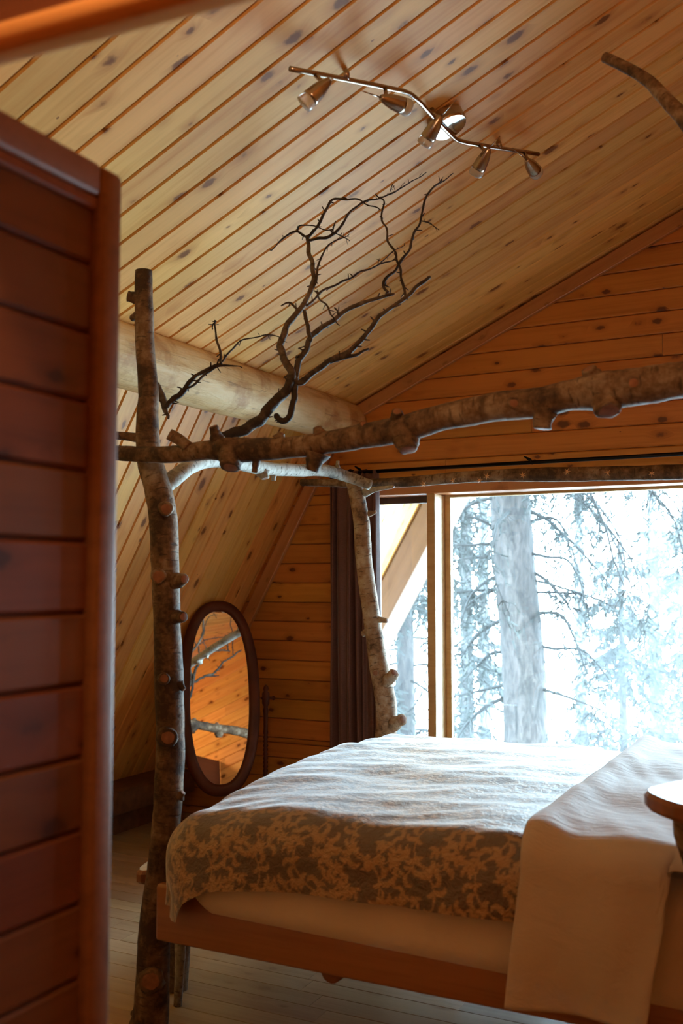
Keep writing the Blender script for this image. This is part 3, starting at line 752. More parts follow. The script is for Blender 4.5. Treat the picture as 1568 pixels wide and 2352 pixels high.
# ------------------------------------------------------------------ mattress and bed clothes
def drape_fn(X0, X1, Y0, Y1, ztop, r, bulge=0.012):
    """map flat cloth coords (a, b) outside the inset rectangle over a rounded edge and down"""
    ix0, ix1, iy0, iy1 = X0 + r, X1 - r, Y0 + r, Y1 - r
    arc = r * math.pi / 2
    def fn(a, b):
        qx, qy = min(max(a, ix0), ix1), min(max(b, iy0), iy1)
        ox, oy = a - qx, b - qy
        L = max(abs(ox), abs(oy)); n = math.hypot(ox, oy)
        if n < 1e-9: return Vector((a, b, ztop)), 0.0, Vector((0, 0, 1))
        ex, ey = ox / n, oy / n
        if L < arc:
            th = L / r; h, v = r * math.sin(th), r * (1 - math.cos(th)); nn = Vector((ex * math.sin(th), ey * math.sin(th), math.cos(th)))
        else:
            h, v = r + bulge * math.sin(min(1, (L - arc) / 0.3) * 2.2), r + (L - arc); nn = Vector((ex, ey, 0))
        return Vector((qx + ex * h, qy + ey * h, ztop - v)), L, nn
    return fn, arc
def sheet_mat(name, c1, bumpsc=28, rough=0.7, sheen=0.3):
    w = NT(name); tc = w.n('ShaderNodeTexCoord').outputs['Object']
    nz = w.noise(w.mapping(tc, (1.2, 3.0, 2.0)), bumpsc * 0.35, 4, 0.6, 0.6); fine = w.noise(tc, 260, 2)
    w.setp(Base_Color=(*c1, 1), Roughness=rough, Sheen_Weight=sheen, Sheen_Roughness=0.4, Specular_IOR_Level=0.35)
    w.bump(w.math('ADD', nz, w.math('MULTIPLY', fine, 0.06)), 0.35, 0.012); return w.m
M_SHEET = sheet_mat('cotton_sheet', (0.64, 0.57, 0.54), sheen=0.15)
M_MATT = sheet_mat('fitted_sheet', (0.75, 0.65, 0.58), 12)

# mattress: rounded box with a soft lower corner
def rounded_block(name, x0, x1, y0, y1, z0, z1, rh, rv, mat, n=10):
    """plan corner radius rh, edge radius rv"""
    V, Fc = [], []
    prof = []
    for k in range(n + 1):
        a = -math.pi / 2 + math.pi / 2 * k / n; prof.append((rv * (math.cos(a) - 1), z0 + rv + rv * math.sin(a)))
    for k in range(n + 1):
        a = math.pi / 2 * k / n; prof.append((rv * (math.cos(a) - 1), z1 - rv + rv * math.sin(a)))
    plan = []
    for cx, cy, a0 in ((x1 - rh, y1 - rh, 0), (x0 + rh, y1 - rh, 90), (x0 + rh, y0 + rh, 180), (x1 - rh, y0 + rh, 270)):
        for k in range(n + 1):
            a = math.radians(a0 + 90 * k / n); plan.append((cx, cy, math.cos(a), math.sin(a)))
    for off, z in prof:
        for cx, cy, c, s in plan: V.append((cx + c * (rh + off), cy + s * (rh + off), z))
    m = len(plan)
    for j in range(len(prof) - 1):
        for i in range(m): Fc.append((j * m + i, j * m + (i + 1) % m, (j + 1) * m + (i + 1) % m, (j + 1) * m + i))
    Fc.append(tuple(range(m - 1, -1, -1))); Fc.append(tuple(range((len(prof) - 1) * m, len(prof) * m)))
    return mesh_obj(name, V, Fc, mat, smooth=True)
mat_o = rounded_block('mattress', -1.95, 0.15, 2.632, 4.31, 0.397, 0.765, 0.14, 0.10, M_MATT)
# the lower edge lifts towards the foot corner, as the fitted sheet is pulled round it
for v_ in mat_o.data.vertices:
    u = max(0.0, min(1.0, (-1.60 - v_.co.x) / 0.34))
    if v_.co.z < 0.6: v_.co.z += 0.11 * u * u * (0.6 - v_.co.z) / 0.2 if v_.co.z > 0.4 else 0.11 * u * u
tag(mat_o, 'thick mattress in a cream fitted sheet below the patterned duvet', 'mattress')

# duvet print: scrolling acanthus vines stamped into a repeat tile
TS = 540; TW_, TH_ = 0.56, 0.56
def make_tile():
    T = np.zeros((TS, TS), np.float32)
    rg = random.Random(5)
    def disc(x, y, r):
        x0, y0 = int(math.floor(x - r)) - 1, int(math.floor(y - r)) - 1; n = int(2 * r) + 4
        ys, xs = np.mgrid[y0:y0 + n, x0:x0 + n]
        d = np.clip(r + 0.5 - np.hypot(xs - x, ys - y), 0, 1)
        yi, xi = ys % TS, xs % TS
        T[yi, xi] = np.maximum(T[yi, xi], d)
    def walk(x, y, a, L, turn, w):
        """stroke whose heading and half-width are functions of t; returns the points"""
        n = max(6, int(L / 2)); out = []
        for k in range(n + 1):
            t = k / n; out.append((x, y, a, t)); disc(x, y, max(0.8, w(t)))
            a += turn(t) * L / n; x += math.cos(a) * L / n; y += math.sin(a) * L / n
        return out
    def leaf(x, y, a, L, w, curl):
        """plump curled acanthus lobe"""
        walk(x, y, a, L, lambda t: curl * (0.4 + 1.6 * t) / L, lambda t: w * math.sin(math.pi * min(1, 0.10 + 0.86 * t)) ** 0.7)
    def cluster(x, y, a, s, side):
        for k, (da, L, w) in enumerate(((0.0, 58, 8.5), (0.8, 46, 8), (-0.7, 42, 7.5), (1.5, 32, 6))):
            leaf(x, y, a + da * side, L * s, w * s, side * (1.2 - 0.5 * k))
    def scroll(x, y, a, L, turns, side, w, depth):
        P = walk(x, y, a, L, lambda t: side * turns * 2 * math.pi * (0.25 + 1.5 * t) / L, lambda t: w * (1 - 0.45 * t))
        n = len(P)
        for f in (0.22, 0.42, 0.60, 0.78):
            px, py, pa, t = P[int(f * (n - 1))]
            leaf(px, py, pa - side * 0.7, 52 * (1 - 0.35 * t), 8.5 * (1 - 0.3 * t), -side * 2.2)
            leaf(px, py, pa + side * 0.5, 30 * (1 - 0.3 * t), 6.0, side * 1.6)
            if depth and f in (0.22, 0.60):
                scroll(px, py, pa - side * 0.55, L * 0.50, turns * 0.95, -side, w * 0.75, depth - 1)
        ex, ey, ea, _ = P[-1]
        disc(ex, ey, w * 1.9); cluster(ex, ey, ea, 0.62, side)
    m = 4; cols = 3
    for gy in range(m):
        for gx in range(cols):
            side = 1 if (gx + gy) % 2 else -1
            bx = (gx + 0.5 * (gy % 2)) * TS / cols + rg.uniform(-10, 10); by = (gy + 0.5) * TS / m
            scroll(bx, by, (0.35 if side > 0 else -0.35) + (math.pi if gy % 2 else 0), 290, 0.66, side, 3.6, 1)
            cluster(bx, by, math.pi * (gy % 2 == 0) + 0.3 * side, 0.8, side)
    return T
TILE = make_tile()
def duvet_mat():
    w = NT('damask_duvet')
    at = w.n('ShaderNodeAttribute', attribute_name='print'); tc = w.n('ShaderNodeTexCoord').outputs['Object']
    col = w.mix(at.outputs['Fac'], (0.10, 0.045, 0.018), (0.44, 0.26, 0.11))
    w.l(col, w.b.inputs['Base Color'])
    nz = w.noise(w.mapping(tc, (0.9, 1.6, 1.0)), 16, 4, 0.62, 0.8); nz2 = w.noise(w.mapping(tc, (1, 1, 1)), 55, 3, 0.6, 0.5)
    w.setp(Roughness=0.40, Specular_IOR_Level=1.0, Sheen_Weight=1.0, Sheen_Roughness=0.45, Sheen_Tint=(1, 1, 1, 1), Coat_Weight=0.8, Coat_Roughness=0.5, Coat_IOR=1.6)
    w.bump(w.math('ADD', nz, w.math('MULTIPLY', nz2, 0.8)), 0.75, 0.016); return w.m
def build_cloth(name, fn, A, Bv, mat, disp, pr=None, thick=0.0, hem=None):
    V, Fc, C_ = [], [], []
    for i, a in enumerate(A):
        for j, b in enumerate(Bv):
            bb_ = hem(a, b) if hem else b
            p, L, nn = fn(a, bb_); p = p + disp(a, bb_, L, nn); V.append(p)
            if pr is not None:
                fx, fy = (a / TW_ * TS) % TS, (bb_ / TH_ * TS) % TS
                C_.append(float(pr[int(fy) % TS, int(fx) % TS]))
    nb = len(Bv)
    for i in range(len(A) - 1):
        for j in range(nb - 1): Fc.append((i * nb + j, (i + 1) * nb + j, (i + 1) * nb + j + 1, i * nb + j + 1))
    o = mesh_obj(name, V, Fc, mat, smooth=True)
    if pr is not None:
        at = o.data.attributes.new('print', 'FLOAT', 'POINT'); at.data.foreach_set('value', C_)
    if thick:
        s = o.modifiers.new('thick', 'SOLIDIFY'); s.thickness = thick; s.offset = 1
    return o
dfn, darc = drape_fn(-2.0, 0.2, 2.60, 4.34, 0.80, 0.13)
def ddisp(a, b, L, nn):
    q = Vector((a * 1.3 + b * 0.5, b * 2.4 - a * 0.4, 0))
    w = noise.noise(q * 1.8) * 0.016 + noise.noise(Vector((a * 3.0 + b * 1.6, b * 9 - a * 3.2, 3))) * 0.009 + noise.noise(Vector((a * 9, b * 16 - a * 5, 7))) * 0.004
    low = -0.055 * max(0.0, min(1.0, (-1.45 - a) / 0.5)) ** 2 * max(0.0, min(1.0, (3.5 - b) / 0.8))
    puff = 0.022 * math.sin(max(0, min(1, (b - 2.6) / 1.74)) * math.pi)
    e = min(1.0, L / 0.25)
    d = nn * (w * (1 - 0.3 * e) + puff * max(0, nn.z)); d.z += low
    if L > darc: d = d + nn * (0.010 * math.sin(a * 13 + 1.3 * math.sin(a * 5)) + 0.006 * math.sin(b * 15)) * min(1, (L - darc) / 0.1)
    return d
drop_near = 0.225 + 0.057
A = np.concatenate([np.arange(-2.0 - 0.22, -0.70, 0.0045)])
Bv = np.concatenate([np.arange(2.60 + 0.13 - darc - 0.085, 2.80, 0.0042), np.arange(2.80, 4.25, 0.012), np.arange(4.25, 4.62, 0.015)])
def dhem(a, b):
    if b < 2.66: return 2.66 - (2.66 - b) * (1.0 + 0.10 * max(0, (-1.4 - a)) - 0.12 * max(0, a + 1.6) + 0.34 * max(0.0, min(1.0, (-1.74 - a) / 0.2)) ** 2)
    return b
duvet = build_cloth('duvet', dfn, A, Bv, duvet_mat(), ddisp, TILE, 0.0, dhem)
tag(duvet, 'brown duvet with tan scrolling leaf print spread over the bed', 'duvet')

sfn, sarc = drape_fn(-2.0, 0.22, 2.585, 4.36, 0.824, 0.085, 0.02)
def sdisp(a, b, L, nn):
    w = noise.noise(Vector((a * 5 + b * 2.2, b * 3 - a * 1.5, 11))) * 0.014 + noise.noise(Vector((a * 14 + b * 6, b * 4, 5))) * 0.005
    d = nn * (w + 0.012)
    if L > sarc: d = d + nn * (0.012 * math.sin(a * 16 + 2) + 0.016 * noise.noise(Vector((a * 9 + L * 3, L * 2.5 - a * 2, 2)))) * min(1, (L - sarc) / 0.2)
    if L > sarc: d.x -= (L - sarc) * 0.10
    d.z += 0.02 * math.exp(-((a + 0.76) / 0.05) ** 2) * max(0, nn.z)
    return d
A = np.arange(-0.79, 0.17, 0.008)
Bv = np.concatenate([np.arange(2.27, 2.75, 0.008), np.arange(2.75, 4.6, 0.02)])
def shem(a, b):
    bs = 2.585 + 0.085 - sarc
    t = 1.0 if a < -0.44 else max(0.12, 1.0 - (a + 0.44) / 0.03)
    return b if b > 2.66 else 2.66 - (2.66 - b) * (0.05 + 0.95 * t) * (1.16 - 0.0 * a)
sheet = build_cloth('bed_sheet', sfn, A, Bv, M_SHEET, sdisp, None, 0.006, shem)
tag(sheet, 'white cotton sheet folded back across the duvet and hanging to the rail', 'sheet')

# ------------------------------------------------------------------ slab bench at the foot and slab shelf at the head
def slab(name, cx, cy, ax, ay, z, th, rot, parent, nn=40, sq=2.6, seed=0):
    V, Fc = [], []
    prof = [(0.97, 0), (1.0, 0.25 * th), (1.0, 0.75 * th), (0.975, th)]
    for s, dz in prof:
        for k in range(nn):
            a = 2 * math.pi * k / nn; c, s_ = math.cos(a), math.sin(a)
            r = (abs(c) ** sq + abs(s_) ** sq) ** (-1 / sq) * (1 + 0.03 * math.sin(3 * a + seed) + 0.02 * math.sin(7 * a + seed * 2))
            V.append((ax * r * c * s, ay * r * s_ * s, z + dz))
    for j in range(3):
        for k in range(nn): Fc.append((j * nn + k, j * nn + (k + 1) % nn, (j + 1) * nn + (k + 1) % nn, (j + 1) * nn + k))
    mi = [1] * len(Fc); Fc.append(tuple(range(nn - 1, -1, -1))); Fc.append(tuple(range(3 * nn, 4 * nn))); mi += [1, 0]
    return mesh_obj(name, V, Fc, [M_SLAB, M_EDGE], parent, loc=(cx, cy, 0), rot=(0, 0, rot), midx=mi)
be = empty('slab_bench', (-2.262, 3.52, 0))
tag(be, 'live edge slab bench at the foot of the bed behind the near post', 'bench')
slab('seat', 0, 0, 0.60, 0.105, 0.42, 0.05, math.pi / 2, be, sq=3.2)
for sy in (-0.38, 0.38):
    tube('leg', [(0, sy * 1.12, 0, 0.045), (0, sy, 0.43, 0.04)], BK, be, 12, 4, 0.1, 3, False, 5)
sh = empty('slab_shelf', (-0.10, 2.42, 0))
tag(sh, 'pale oval wood slab shelf on a bark branch beside the bed head', 'shelf')
pL = PY(1468, 1800, 2.40)
slab('shelf_top', 0.0, 0.0, 0.34, 0.19, pL.z - 0.052, 0.042, 0.0, sh, sq=2.2, seed=2)
so3 = Vector((-0.10, 2.42, 0))
sb = [PY(1606, 1838, 2.43), PY(1592, 1880, 2.45), PY(1582, 1912, 2.47), PY(1596, 1945, 2.50), PY(1640, 2000, 2.56), PY(1760, 2060, 2.62)]
tube('support_branch', [(*(q_ - so3), rr_) for q_, rr_ in zip(sb, (0.050, 0.046, 0.036, 0.040, 0.05, 0.055))], BK, sh, 16, 6, 0.22, 9, False, 9)
tube('stump', [(0.34, 0.27, 0.0, 0.08), (0.34, 0.26, 0.5, 0.07), (0.32, 0.2, 0.80, 0.06), (0.2, 0.1, pL.z - 0.05, 0.06)], BK, sh, 16, 6, 0.1, 12, False, 5)

# ------------------------------------------------------------------ pendant lamp in the passage behind the header
fl = empty('pendant_lamp', (-0.55, 0.66, 2.80)); tag(fl, 'frosted globe pendant lamp hanging in the passage above the camera', 'lamp')
globe_m = NT('lit_frosted_globe'); globe_m.setp(Base_Color=(0.9, 0.8, 0.65, 1), Emission_Color=(1.0, 0.66, 0.36, 1), Emission_Strength=150.0, Roughness=0.5)
lathe('lamp_shade', [(0.02, -0.068)] + [(0.07 * math.sin(a), -0.07 * math.cos(a)) for a in np.linspace(0.5, 2.8, 14)], globe_m.m, fl, 28)
lathe('lamp_cap', [(0.03, 0.06), (0.032, 0.09), (0.01, 0.11)], M_BLACK, fl, 20)
tube('cord', [(0, 0, 0.1, 0.004), (0, 0, roof_z(-0.55) - 2.80 - 0.005, 0.004)], M_BLACK, fl, 8, 1)

# ------------------------------------------------------------------ cheval mirror
mc = PY(504, 1597, 4.86)
maz, mti = math.radians(-51), math.radians(16); mn = Vector((math.cos(maz) * math.cos(mti), math.sin(maz) * math.cos(mti), math.sin(mti))); mrot = math.atan2(mn.y, mn.x) + math.pi / 2
mir = empty('cheval_mirror', (mc.x, mc.y, 0), (0, 0, mrot))
tag(mir, 'oval cheval mirror in a dark wooden frame by the slanted wall', 'mirror')
HZ = (PY(508, 1378, 4.86).z - PY(508, 1815, 4.86).z) / 2 / math.cos(mti); HW = 0.236
tiltx = -math.asin(mn.z)
def oval(t, a, b): 
    c, s = math.cos(t), math.sin(t); q = 2.35
    return (a * math.copysign(abs(c) ** (2 / q), c), b * math.copysign(abs(s) ** (2 / q), s))
def oval_frame():
    V, Fc = [], []; n = 72
    prof = [(0.0, 0.012), (0.006, -0.012), (0.022, -0.020), (0.048, -0.018), (0.066, -0.008), (0.070, 0.012)]
    for k in range(n):
        t = 2 * math.pi * k / n
        for o_, y_ in prof:
            x, z = oval(t, HW - 0.070 + o_, HZ - 0.070 + o_); V.append((x, y_, z))
    m = len(prof)
    for k in range(n):
        for j in range(m): Fc.append((k * m + j, k * m + (j + 1) % m, ((k + 1) % n) * m + (j + 1) % m, ((k + 1) % n) * m + j))
    return V, Fc
fr_v, fr_f = oval_frame()
mesh_obj('frame', fr_v, fr_f, M_DARKFRAME, mir, smooth=True, loc=(0, 0, mc.z), rot=(tiltx, 0, 0))
V = [(*(lambda q: (q[0], 0.0, q[1]))(oval(2 * math.pi * k / 72, HW - 0.064, HZ - 0.064)),) for k in range(72)]
V2 = [(x, 0.012, z) for x, y_, z in V]
mesh_obj('mirror_glass', V + V2, [tuple(range(72)), tuple(range(143, 71, -1))] + [(k, 72 + k, 72 + (k + 1) % 72, (k + 1) % 72) for k in range(72)], M_MIRROR, mir, loc=(0, 0, mc.z), rot=(tiltx, 0, 0))
pz = PY(600, 1580, 4.95).z
for s in (-1, 1):
    prof = [(0.016, 0.05), (0.022, 0.07), (0.016, 0.10), (0.02, 0.16), (0.013, 0.2)]
    zz = 0.22
    while zz < 0.62: prof += [(0.011, zz), (0.016, zz + 0.012)]; zz += 0.024
    prof += [(0.013, 0.64), (0.014, pz - 0.16), (0.018, pz - 0.14), (0.012, pz - 0.12), (0.022, pz - 0.10), (0.022, pz - 0.04), (0.013, pz - 0.03), (0.017, pz - 0.015), (0.012, pz), (0.004, pz + 0.008)]
    p = lathe('turned_post', prof, M_DARKFRAME, mir, 16, loc=(s * (HW + 0.036), 0.02, 0))
    tube('pivot_knob', [(s * (HW + 0.01) - s * (HW + 0.036), 0, pz - 0.07, 0.008), (s * 0.03, 0, pz - 0.07, 0.009), (s * 0.045, 0, pz - 0.07, 0.014), (s * 0.055, 0, pz - 0.07, 0.008)], M_DARKFRAME, p, 10, 3)
    tube('foot', [(s * (HW + 0.036), -0.20, 0.014, 0.012), (s * (HW + 0.036), -0.1, 0.05, 0.016), (s * (HW + 0.036), 0.02, 0.075, 0.02), (s * (HW + 0.036), 0.14, 0.05, 0.016), (s * (HW + 0.036), 0.22, 0.014, 0.012)], M_DARKFRAME, mir, 10, 5)
tube('stretcher', [(-HW - 0.036, 0.02, 0.10, 0.012), (0, 0.02, 0.10, 0.016), (HW + 0.036, 0.02, 0.10, 0.012)], M_DARKFRAME, mir, 10, 5)

# ------------------------------------------------------------------ track light
cn = Vector((S1, 0, -1)).normalized()              # ceiling normal towards the room
cp = Vector((KX, 0, KZ))
def CP(x, y, off): return PP(x, y, cp + cn * off, cn)
tl0 = CP(1020, 268, 0.0)
tl = empty('track_light', tl0); tag(tl, 'bent brushed metal bar spotlight with five heads on the ceiling', 'ceiling light')
def loc(p): return Vector(p) - tl0
OFF = 0.062
bar = [CP(666, 158, OFF), CP(780, 180, OFF), CP(895, 203, OFF), CP(930, 211, OFF), CP(955, 226, OFF), CP(1000, 274, OFF), CP(1040, 314, OFF), CP(1060, 325, OFF), CP(1100, 333, OFF), CP(1236, 354, OFF)]
tube('bar', [(*loc(p), 0.0085) for p in bar], M_STEEL, tl, 12, 4)
q = cn.to_track_quat('Z', 'Y').to_euler()
lathe('canopy', [(0.062, 0.0), (0.068, 0.004), (0.068, 0.044), (0.066, 0.048)], M_STEEL, tl, 36, loc=(0, 0, 0), rot=q, smooth=False)
lathe('canopy_plate', [(0.0655, 0.0482), (0.064, 0.052), (0.03, 0.053)], M_CHROME, tl, 36, loc=(0, 0, 0), rot=q, smooth=False)
tube('stem', [(*loc(CP(1003, 276, OFF)), 0.01), (*loc(CP(1003, 276, OFF) - cn * 0.05), 0.01)], M_STEEL, tl, 10, 1)
def head(joint, tail, mouth, rod_end):
    """spot head: joint on the bar, cone from tail to mouth (photo sight lines), thin aiming rod"""
    j = CP(*joint, OFF); a = CP(*tail, OFF + 0.07); b = CP(*mouth, OFF + 0.09)
    h = empty('spot_head', loc((a + b) / 2)); h.parent = tl
    c = (a + b) / 2
    d = (b - a).normalized(); L = 0.085
    a2, b2 = c - d * L * 0.55, c + d * L * 0.45
    tube('shade', [(*(a2 - c), 0.009), (*(a2.lerp(b2, 0.2) - c), 0.016), (*(a2.lerp(b2, 0.55) - c), 0.024), (*(b2 - c), 0.028)], M_STEEL, h, 16, 4)
    tube('bulb', [(*(b2 - c), 0.026), (*(b2 + d * 0.016 - c), 0.029), (*(b2 + d * 0.026 - c), 0.028)], M_BULB, h, 16, 3)
    tube('arm', [(*(j - c), 0.007), (*(a2.lerp(b2, 0.25) - c), 0.007)], M_STEEL, h, 8, 1)
    if rod_end is not None:
        tube('aiming_rod', [(*(a2 - c), 0.0025), (*(CP(*rod_end, OFF + 0.05) - c), 0.002)], M_STEEL, h, 6, 1)
head((722, 170), (748, 192), (716, 222), (765, 180))
head((885, 201), (880, 226), (922, 242), (829, 208))
head((1006, 282), (1008, 274), (984, 314), (1048, 229))
head((1100, 333), (1119, 348), (1100, 384), (1148, 312))
head((1203, 349), (1206, 362), (1232, 398), (1176, 340))
for (x, y), (x2, y2) in (((798, 184), (794, 162)), ((1150, 341), (1144, 324))):
    tube('ceiling_mount', [(*loc(CP(x, y, OFF)), 0.007), (*loc(CP(x2 + 1, y2 + 6, 0.05)), 0.011), (*loc(CP(x2, y2, 0.0)), 0.009)], M_STEEL, tl, 10, 3)

# ------------------------------------------------------------------ outside: ground, trees, haze
def ground_mat():
    w = NT('forest_ground'); tc = w.n('ShaderNodeTexCoord').outputs['Object']
    w.l(w.ramp(w.noise(tc, 1.3, 5), [(0.35, (0.035, 0.030, 0.020)), (0.65, (0.085, 0.080, 0.045))]), w.b.inputs['Base Color']); w.setp(Roughness=0.9); return w.m
def gz(x, y):                              # shelf below the window, then an added drop letting low sky light the ceiling
    return -2.8 + 0.25 * noise.noise((x * 0.12, y * 0.12, 0)) - 0.78 * max(0.0, y - 12.2) - 0.03 * max(0.0, y - 6)
gv, gf = [], []; n = 60
for j in range(n + 1):
    for i in range(n + 1):
        x = -45 + 90 * i / n; y = 5.8 + 50 * (j / n) ** 1.4
        gv.append((x, y, gz(x, y)))
for j in range(n):
    for i in range(n):
        a = j * (n + 1) + i; gf.append((a, a + 1, a + n + 2, a + n + 1))
g = mesh_obj('ground', gv, gf, ground_mat(), smooth=True); structure(g, 'wooded ground outside the window, with an added drop letting light up from below', 'ground')

def treebark():
    w = NT('spruce_bark'); tc = w.n('ShaderNodeTexCoord').outputs['Object']
    n1 = w.noise(w.mapping(tc, (9, 9, 2.6)), 2.2, 6, 0.7, 0.8); n2 = w.noise(tc, 3, 3)
    col = w.ramp(n1, [(0.38, (0.008, 0.0060, 0.0054)), (0.5, (0.030, 0.0230, 0.0208)), (0.62, (0.056, 0.0435, 0.0395))])
    w.l(col, w.b.inputs['Base Color']); w.setp(Roughness=0.85); w.bump(n1, 1.0, 0.04); return w.m
M_TB = treebark()
M_TWG = plain('spruce_twig', (0.0075, 0.0074, 0.007), 0.85)
def leafmat(name, c):
    w = NT(name); tc = w.n('ShaderNodeTexCoord').outputs['Object']; nz = w.noise(tc, 2.5, 3)
    w.l(w.ramp(nz, [(0.3, tuple(x * 0.7 for x in c)), (0.7, tuple(min(1, x * 1.35) for x in c))]), w.b.inputs['Base Color'])
    w.setp(Roughness=0.7); w.b.inputs['Subsurface Weight'].default_value = 0.0; return w.m
M_NEED = leafmat('blue_green_needles', (0.0115, 0.0150, 0.0130)); M_NEED2 = leafmat('yellow_green_leaves', (0.018, 0.019, 0.010))
def sprays(name, paths, mat, parent, rg, per_m=26, size=0.055, droop=0.6):
    """needle tufts: short crossed slivers set along twigs"""
    V, Fc = [], []
    for P in paths:
        for i in range(len(P) - 1):
            a, b = Vector(P[i][:3]), Vector(P[i + 1][:3]); d = b - a; L = d.length
            if L < 1e-5: continue
            d.normalize()
            for k in range(max(1, int(L * per_m))):
                c = a.lerp(b, rg.random())
                e = (d * rg.uniform(0.2, 1) + Vector((rg.gauss(0, 0.7), rg.gauss(0, 0.7), rg.gauss(-droop * 0.6, 0.5)))).normalized()
                s = size * rg.uniform(0.5, 1.5); n = e.orthogonal().normalized() * s * 0.16
                if rg.random() < 0.5: n = e.cross(n).normalized() * s * 0.16
                o = len(V); V += [c - n, c + n, c + e * s + n * 0.4, c + e * s - n * 0.4]; Fc.append((o, o + 1, o + 2, o + 3))
    o = mesh_obj(name, V, Fc, mat, parent); return o
def grow(start, direc, L, r, rg, seg=7, droop=0.08, wob=0.18):
    P = [(*start, r)]; p = Vector(start); d = Vector(direc).normalized()
    for k in range(seg):
        d = (d + Vector((rg.gauss(0, wob), rg.gauss(0, wob), rg.gauss(0, wob) - droop))).normalized()
        p = p + d * (L / seg); P.append((*p, r * (1 - 0.85 * (k + 1) / seg)))
    return P
def conifer(name, base, h, r0, label, seed, nb, blen, foliage, need, toplean=(0, 0), z0=1.0, needs_per=22, size=0.055, group=None, bare=0.0, wig=0.0):
    rg = random.Random(seed); root = empty(name, base); tag(root, label, 'tree', group)
    n = 12; tr = []
    for k in range(n + 1):
        t = k / n; tr.append((toplean[0] * t + wig * math.sin(t * 9 + seed), toplean[1] * t, h * t, r0 * (1 - 0.75 * t) + 0.01))
    tube('trunk', tr, M_TB, root, 18, 5, 0.06, seed, True, 2.0)
    br, tw, fol = [], [], []
    for k in range(nb):
        t = rg.uniform(z0 / h, 0.97); a = rg.uniform(0, 2 * math.pi)
        L = blen * (1.05 - 0.75 * t) * rg.uniform(0.6, 1.2)
        p = (toplean[0] * t + wig * math.sin(t * 9 + seed), toplean[1] * t, h * t)
        P = grow(p, (math.cos(a), math.sin(a), rg.uniform(-0.05, 0.25)), L, 0.022 * (1.2 - t), rg, 8, 0.10, 0.13); br.append(P)
        for i in range(2, len(P)):
            for _ in range(3):
                T = grow(P[i][:3], (math.cos(a) * 0.4 + rg.gauss(0, 0.6), math.sin(a) * 0.4 + rg.gauss(0, 0.6), -0.35), L * rg.uniform(0.15, 0.38), 0.006, rg, 5, 0.22, 0.2); tw.append(T)
                if rg.random() > bare: fol.append(T)
        if rg.random() > bare: fol.append(P[3:])
    tubes('branches', br, M_TWG, root, sides=6, per=1, tip=True)['kind'] = 'stuff'
    tubes('twigs', tw, M_TWG, root, sides=3, per=1, tip=True)['kind'] = 'stuff'
    if foliage: sprays('needles', fol, need, root, rg, needs_per, size)['kind'] = 'stuff'
    return root
# big trunk straight outside: base and lean from its sight lines
TYt = 9.2
ta, tb_ = PY(1178, 1150, TYt), PY(1203, 1700, TYt)
sl = (ta - tb_) / (ta.z - tb_.z)
bz = -3.0; tbase = tb_ + sl * (bz - tb_.z)
rg = random.Random(91)
bigt = empty('old_spruce_tree', tbase); tag(bigt, 'big grey spruce trunk with bare drooping branches outside the picture window', 'tree')
Hh = 9.0
def on_trunk(z): return sl * (z - bz)            # local
def kink(z): return 0.03 * math.sin(z * 1.9 + 0.6)
tr = []
for k in range(15):
    z = bz + Hh * k / 14; q = on_trunk(z); r = 0.30 - 0.022 * (z - bz)
    r = 44 * dep(ta) / FPX * (1.10 - 0.035 * (z - 0.7))
    tr.append((q.x + kink(z), q.y, q.z, r))
tube('trunk', tr, M_TB, bigt, 28, 8, 0.06, 3, True, 2.5)
def tl_px(L, dys):   # photo sight-line polyline -> tree local path
    out = []
    for (x, y, w), dy_ in zip(L, dys):
        p = PY(x, y, TYt + dy_); out.append((*(p - tbase), w / 2 * dep(p) / FPX))
    return out
hand = [
 [(1150, 1255, 9), (1110, 1250, 7), (1060, 1252, 6), (1015, 1240, 3)], [(1150, 1285, 8), (1090, 1280, 6), (1030, 1290, 4)], [(1140, 1215, 8), (1090, 1190, 6), (1030, 1180, 4)],
 [(1150, 1320, 10), (1110, 1340, 8), (1080, 1370, 6), (1060, 1420, 3)], [(1150, 1350, 9), (1100, 1370, 7), (1075, 1390, 4)], [(1160, 1420, 10), (1120, 1440, 9), (1085, 1470, 8), (1060, 1510, 4)],
 [(1155, 1350, 8), (1120, 1355, 7), (1040, 1360, 4)], [(1165, 1500, 9), (1130, 1500, 7), (1095, 1530, 5), (1060, 1570, 3)], [(1170, 1600, 10), (1120, 1620, 9), (1075, 1660, 7), (1040, 1710, 4)],
 [(1170, 1570, 8), (1130, 1580, 7), (1040, 1600, 4)], [(1180, 1700, 10), (1120, 1715, 8), (1070, 1722, 4)],
 [(1215, 1270, 8), (1260, 1280, 7), (1300, 1285, 6), (1330, 1330, 4), (1345, 1400, 3)], [(1215, 1310, 9), (1250, 1330, 8), (1290, 1370, 6), (1310, 1400, 4)], [(1220, 1360, 7), (1300, 1362, 5), (1340, 1365, 3)],
 [(1222, 1425, 9), (1245, 1408, 8), (1290, 1415, 7), (1320, 1470, 4), (1345, 1540, 3)], [(1228, 1480, 8), (1270, 1490, 7), (1340, 1495, 5), (1400, 1560, 3)], [(1235, 1580, 8), (1300, 1600, 6), (1380, 1630, 3)],
 [(1210, 1200, 8), (1270, 1190, 6), (1300, 1230, 5), (1315, 1300, 3)], [(1215, 1330, 6), (1290, 1350, 5), (1400, 1390, 4), (1420, 1440, 3)],
 [(1200, 1140, 8), (1300, 1120, 6), (1360, 1150, 5), (1420, 1230, 4), (1440, 1330, 3)], [(1210, 1100, 9), (1330, 1060, 8), (1450, 1100, 6), (1540, 1180, 5), (1575, 1300, 3)], [(1160, 1100, 9), (1080, 1080, 7), (1030, 1120, 5), (1010, 1220, 3)],
]
tws, fols = [], []
